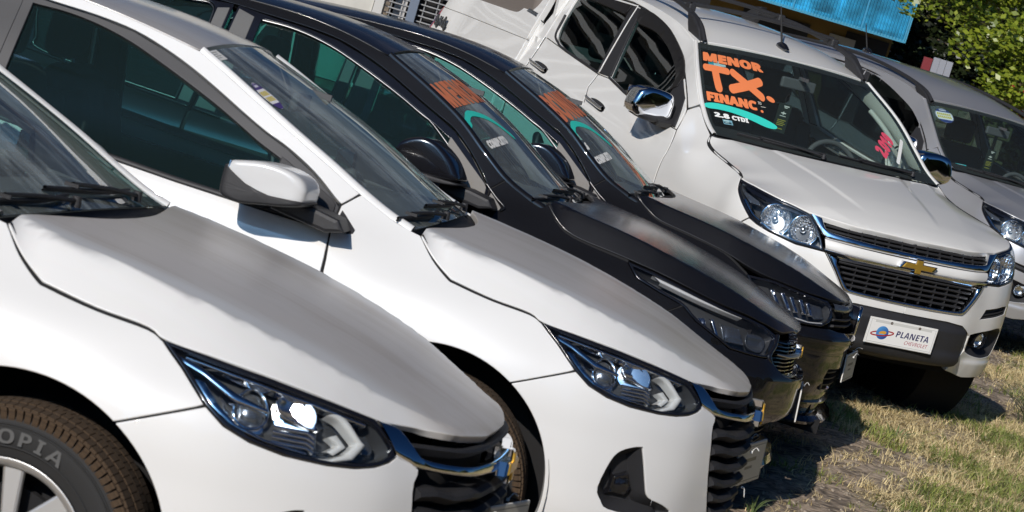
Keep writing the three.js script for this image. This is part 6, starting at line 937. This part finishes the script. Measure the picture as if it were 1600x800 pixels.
{ // white wall with barred openings
  const s = thing('white_building', 'white wall with dark barred openings, behind the bed of the pickup', 'building', [0, 0, -27.2]); const ww = std(lin(.62, .60, .56), .9, { map: rep(roughT, .5, .5) });
  bxn('wall', ww, s, 1.9, 3.4, .2, -3.15, 1.7, 0); bxn('wall', ww, s, 9, 1.2, .2, -7, 2.8, -.3); bxn('pilaster', std(lin(.5, .49, .46), .85), s, .10, 3.4, .26, -2.14, 1.7, .02);
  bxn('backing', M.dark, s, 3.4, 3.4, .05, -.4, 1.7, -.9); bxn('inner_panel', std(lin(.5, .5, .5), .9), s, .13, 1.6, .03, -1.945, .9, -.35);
  bxn('post', std(lin(.12, .15, .20), .5), s, .095, 3.4, .10, -1.78, 1.7, .05); bxn('post', std(lin(.12, .15, .20), .5), s, .09, 3.4, .10, -.62, 1.7, .05);
  const bars = (x0, x1) => { for (let y = .25; y < 3.2; y += .062) bxn('bar', std(lin(.28, .28, .28), .5), s, x1 - x0, .012, .012, (x0 + x1) / 2, y, .02); for (let x = x0 + .06; x < x1; x += .14) bxn('bar', std(lin(.22, .22, .22), .5), s, .012, 3.0, .012, x, 1.7, .0); };
  bars(-2.08, -1.83); bars(-1.73, -.67); bxn('lintel', ww, s, 3.2, .3, .3, -.5, 3.3, 0);
}
{ // pavilion with white battens to the left: seen mirrored in the pickup's windows
  const s = thing('batten_pavilion', 'pavilion with rows of white horizontal battens, mirrored in the pickup side windows', 'building', [-20, 0, -27]);
  bxn('wall', std(lin(.015, .017, .018), .9), s, 26, 11, .3, 0, 5.5, -1.6); const bm = std(lin(.42, .42, .40), .7); for (let k = 0; k < 25; k++) bxn('batten', bm, s, 26, .10, .10, 0, .8 + k * .40, 0); for (let k = 0; k < 6; k++) bxn('post', std(lin(.05, .05, .05), .7), s, .16, 10.6, .16, -12 + k * 4.8, 5.3, -.2);
}
{ const s = thing('gate_panels', 'red and white metal panels standing between the shop and the tree', 'panel', [6.1, 0, -45.2]); bxn('red_panel', std(lin(.17, .010, .015), .5), s, .16, 2.2, .06, .0, 1.1, 0); for (let k = 0; k < 3; k++) bxn('white_panel', std(lin(.25, .26, .29), .6), s, .115, 2.24, .05, .15 + k * .12, 1.12, -.02 * (k % 2)); bxn('rail', M.plastic, s, .6, .06, .04, .1, .3, -.05); }  // panel colours darkened to stand for the shade under the tree
{ const s = thing('red_sign', 'red sign with a white cog emblem under the tree branches', 'sign', [7.0, 0, -40]); s.rotation.z = -.0; bxn('board', std(lin(.50, .02, .025), .5), s, .62, .56, .05, .04, 1.84, 0); for (const x of [-.2, .28]) bxn('post', M.plastic, s, .05, 1.6, .05, x, .8, -.03);
  const sh = []; for (let k = 0; k < 10; k++) { const a = k / 10 * 6.283; sh.push(new THREE.CircleGeometry(.034, 12).translate(.12 + .115 * Math.cos(a), 1.92 + .115 * Math.sin(a), .03)); } mesh('cog_teeth', sh, std(lin(.75, .72, .70), .5), s).userData.kind = 'stuff'; mesh('cog_ring', new THREE.RingGeometry(.052, .105, 32).translate(.12, 1.92, .033), std(lin(.78, .76, .72), .5), s); mesh('cog_hub', new THREE.CircleGeometry(.04, 24).translate(.12, 1.92, .031), std(lin(.3, .42, .38), .5), s); }
{ const s = thing('shed', 'pale low shed beyond the tree on the right', 'shed', [9.4, 0, -62]); bxn('wall', std(lin(.42, .45, .50), .9), s, 4.6, 2.15, 4, 0, 1.07, 0); bxn('roof', std(lin(.5, .5, .5), .6), s, 4.9, .12, 4.4, 0, 2.2, 0); }
{ const s = thing('garden_wall', 'mossy low stone wall under the tree, the tree shade put into its colours', 'wall', [6.9, 0, -47.5]); const wm = [std(lin(.20, .19, .11), .95), std(lin(.25, .23, .16), .95), std(lin(.13, .14, .06), .95)]; seed = 55; for (let r = 0; r < 5; r++) for (let k = 0; k < 9; k++) { const w = .24 + .05 * rnd(); bxn('stone', wm[Math.floor(rnd() * 3)], s, w, .36, .3, -1.0 + k * .27 + (r % 2) * .12, .19 + r * .375, (rnd() - .5) * .05, .02); } }  // stone colours hold the tree's shade as well as their own tone
// trees
function leafGeo(s) { const g = geoOf([0, 0, 0, s * .32, .03 * s, s * .45, 0, .06 * s, s, -s * .32, .03 * s, s * .45], null, [0, 0, 1, .5, .5, 1, 0, .5], [0, 1, 2, 0, 2, 3]); return g; }
function tree(label, pos, crown, leaf, count, clumps, sd, cols, category = 'tree') {
  const t = thing('tree', label, category, pos); seed = sd; const R = crown.r, C = crown.c, limbs = [], tips = [];
  const trunk = new THREE.TubeGeometry(new THREE.CatmullRomCurve3([V3(0, -.1, 0), V3(.1, C[1] * .4, .05), V3(.0, C[1] * .8, 0)]), 14, crown.trunk, 10); mesh('trunk', trunk, std(lin(.10, .075, .055), .95), t);
  for (let i = 0; i < clumps; i++) { const a = rnd() * 6.283, v = Math.acos(2 * rnd() - 1), q = .45 + .58 * Math.cbrt(rnd()); tips.push(V3(C[0] + R[0] * q * Math.sin(v) * Math.cos(a), C[1] + R[1] * q * Math.cos(v), C[2] + R[2] * q * Math.sin(v) * Math.sin(a))); }
  for (let i = 0; i < Math.min(26, clumps); i++) { const e = tips[i]; limbs.push(new THREE.TubeGeometry(new THREE.CatmullRomCurve3([V3(0, C[1] * .55, 0), V3(e.x * .45, lerp(C[1] * .6, e.y, .6), e.z * .45), e]), 8, .028, 5)); } mesh('limbs', limbs, std(lin(.10, .075, .055), .95), t).userData.kind = 'stuff';
  const g = leafGeo(leaf), m = new THREE.InstancedMesh(g, phys(0xffffff, .38, { transmission: .3, thickness: 0, specularIntensity: .8 }), count), o = new THREE.Object3D(), c = new THREE.Color(); m.name = 'crown'; m.castShadow = m.receiveShadow = true;
  for (let i = 0; i < count; i++) { const e = tips[Math.floor(rnd() * clumps)], s = crown.clump * Math.cbrt(rnd()), a = rnd() * 6.283, v = Math.acos(2 * rnd() - 1); o.position.set(e.x + s * Math.sin(v) * Math.cos(a), e.y + s * .7 * Math.cos(v) - .1 * s, e.z + s * Math.sin(v) * Math.sin(a)); o.rotation.set(rnd() * 1.6 - .4, rnd() * 6.283, rnd() * 1.2 - .6); o.scale.setScalar(.65 + .7 * rnd()); o.updateMatrix(); m.setMatrixAt(i, o.matrix); const q = rnd(); c.setRGB(lerp(cols[0][0], cols[1][0], q), lerp(cols[0][1], cols[1][1], q), lerp(cols[0][2], cols[1][2], q)); m.setColorAt(i, c); }
  m.userData.kind = 'stuff'; t.add(m); return t;
}
tree('leafy tree with bright glossy leaves hanging over the cars at the upper right', [7.2, 0, -33.5], { c: [-.3, 3.85, 0], r: [3.1, 2.25, 2.0], trunk: .16, clump: .44 }, .085, 42000, 130, 501, [[.10, .15, .013], [.29, .34, .03]]);
tree('dense dark tree filling the gap beside the blue fascia', [9.3, 0, -56], { c: [0, 4.4, 0], r: [4.2, 3.6, 1.8], trunk: .2, clump: .8 }, .15, 60000, 100, 502, [[.010, .016, .005], [.022, .034, .008]]);
{ // unseen trees added round the lot so paint and glass mirror something dark
  seed = 777; const g = leafGeo(1.3), n = 26000, m = new THREE.InstancedMesh(g, std(0xffffff, .9), n), o = new THREE.Object3D(), c = new THREE.Color(); m.name = 'added_woodland'; m.castShadow = m.receiveShadow = true;
  for (let i = 0; i < n; i++) { const a = lerp(-.15, 1.22, rnd()) * Math.PI, far = 24 + 8 * rnd() + 6 * Math.sin(a * 9), top = 4.2 + 2.2 * Math.sin(a * 13) + 1.6 * Math.sin(a * 31 + 1); o.position.set(1 + Math.cos(a) * far, Math.pow(rnd(), .8) * top, -11 + Math.sin(a) * far); o.rotation.set(rnd() * 6, rnd() * 6, rnd() * 6); o.updateMatrix(); m.setMatrixAt(i, o.matrix); const q = rnd(); c.setRGB(.03 + .04 * q, .045 + .05 * q, .015 + .01 * q); m.setColorAt(i, c); }
  m.userData = { label: 'unseen belt of trees added around the lot for its dark reflections', category: 'added_woodland', kind: 'stuff' }; scene.add(m);
}
{ // far trees beyond the shop on the right
  seed = 778; const n = 9000, m = new THREE.InstancedMesh(leafGeo(1.1), std(0xffffff, .9), n), o = new THREE.Object3D(), c = new THREE.Color(); m.name = 'treeline'; m.castShadow = m.receiveShadow = true;
  for (let i = 0; i < n; i++) { const x = lerp(5, 75, rnd()), top = 5.5 + 2 * Math.sin(x * .7) + 1.2 * Math.sin(x * 1.9); o.position.set(x, Math.pow(rnd(), .8) * top, -92 + 5 * rnd()); o.rotation.set(rnd() * 6, rnd() * 6, rnd() * 6); o.updateMatrix(); m.setMatrixAt(i, o.matrix); const q = rnd(); c.setRGB(.03 + .04 * q, .05 + .05 * q, .015 + .01 * q); m.setColorAt(i, c); }
  m.userData = { label: 'far line of dark trees beyond the blue fascia and the shed', category: 'treeline', kind: 'stuff' }; scene.add(m);
}
renderer.render(scene, camera);
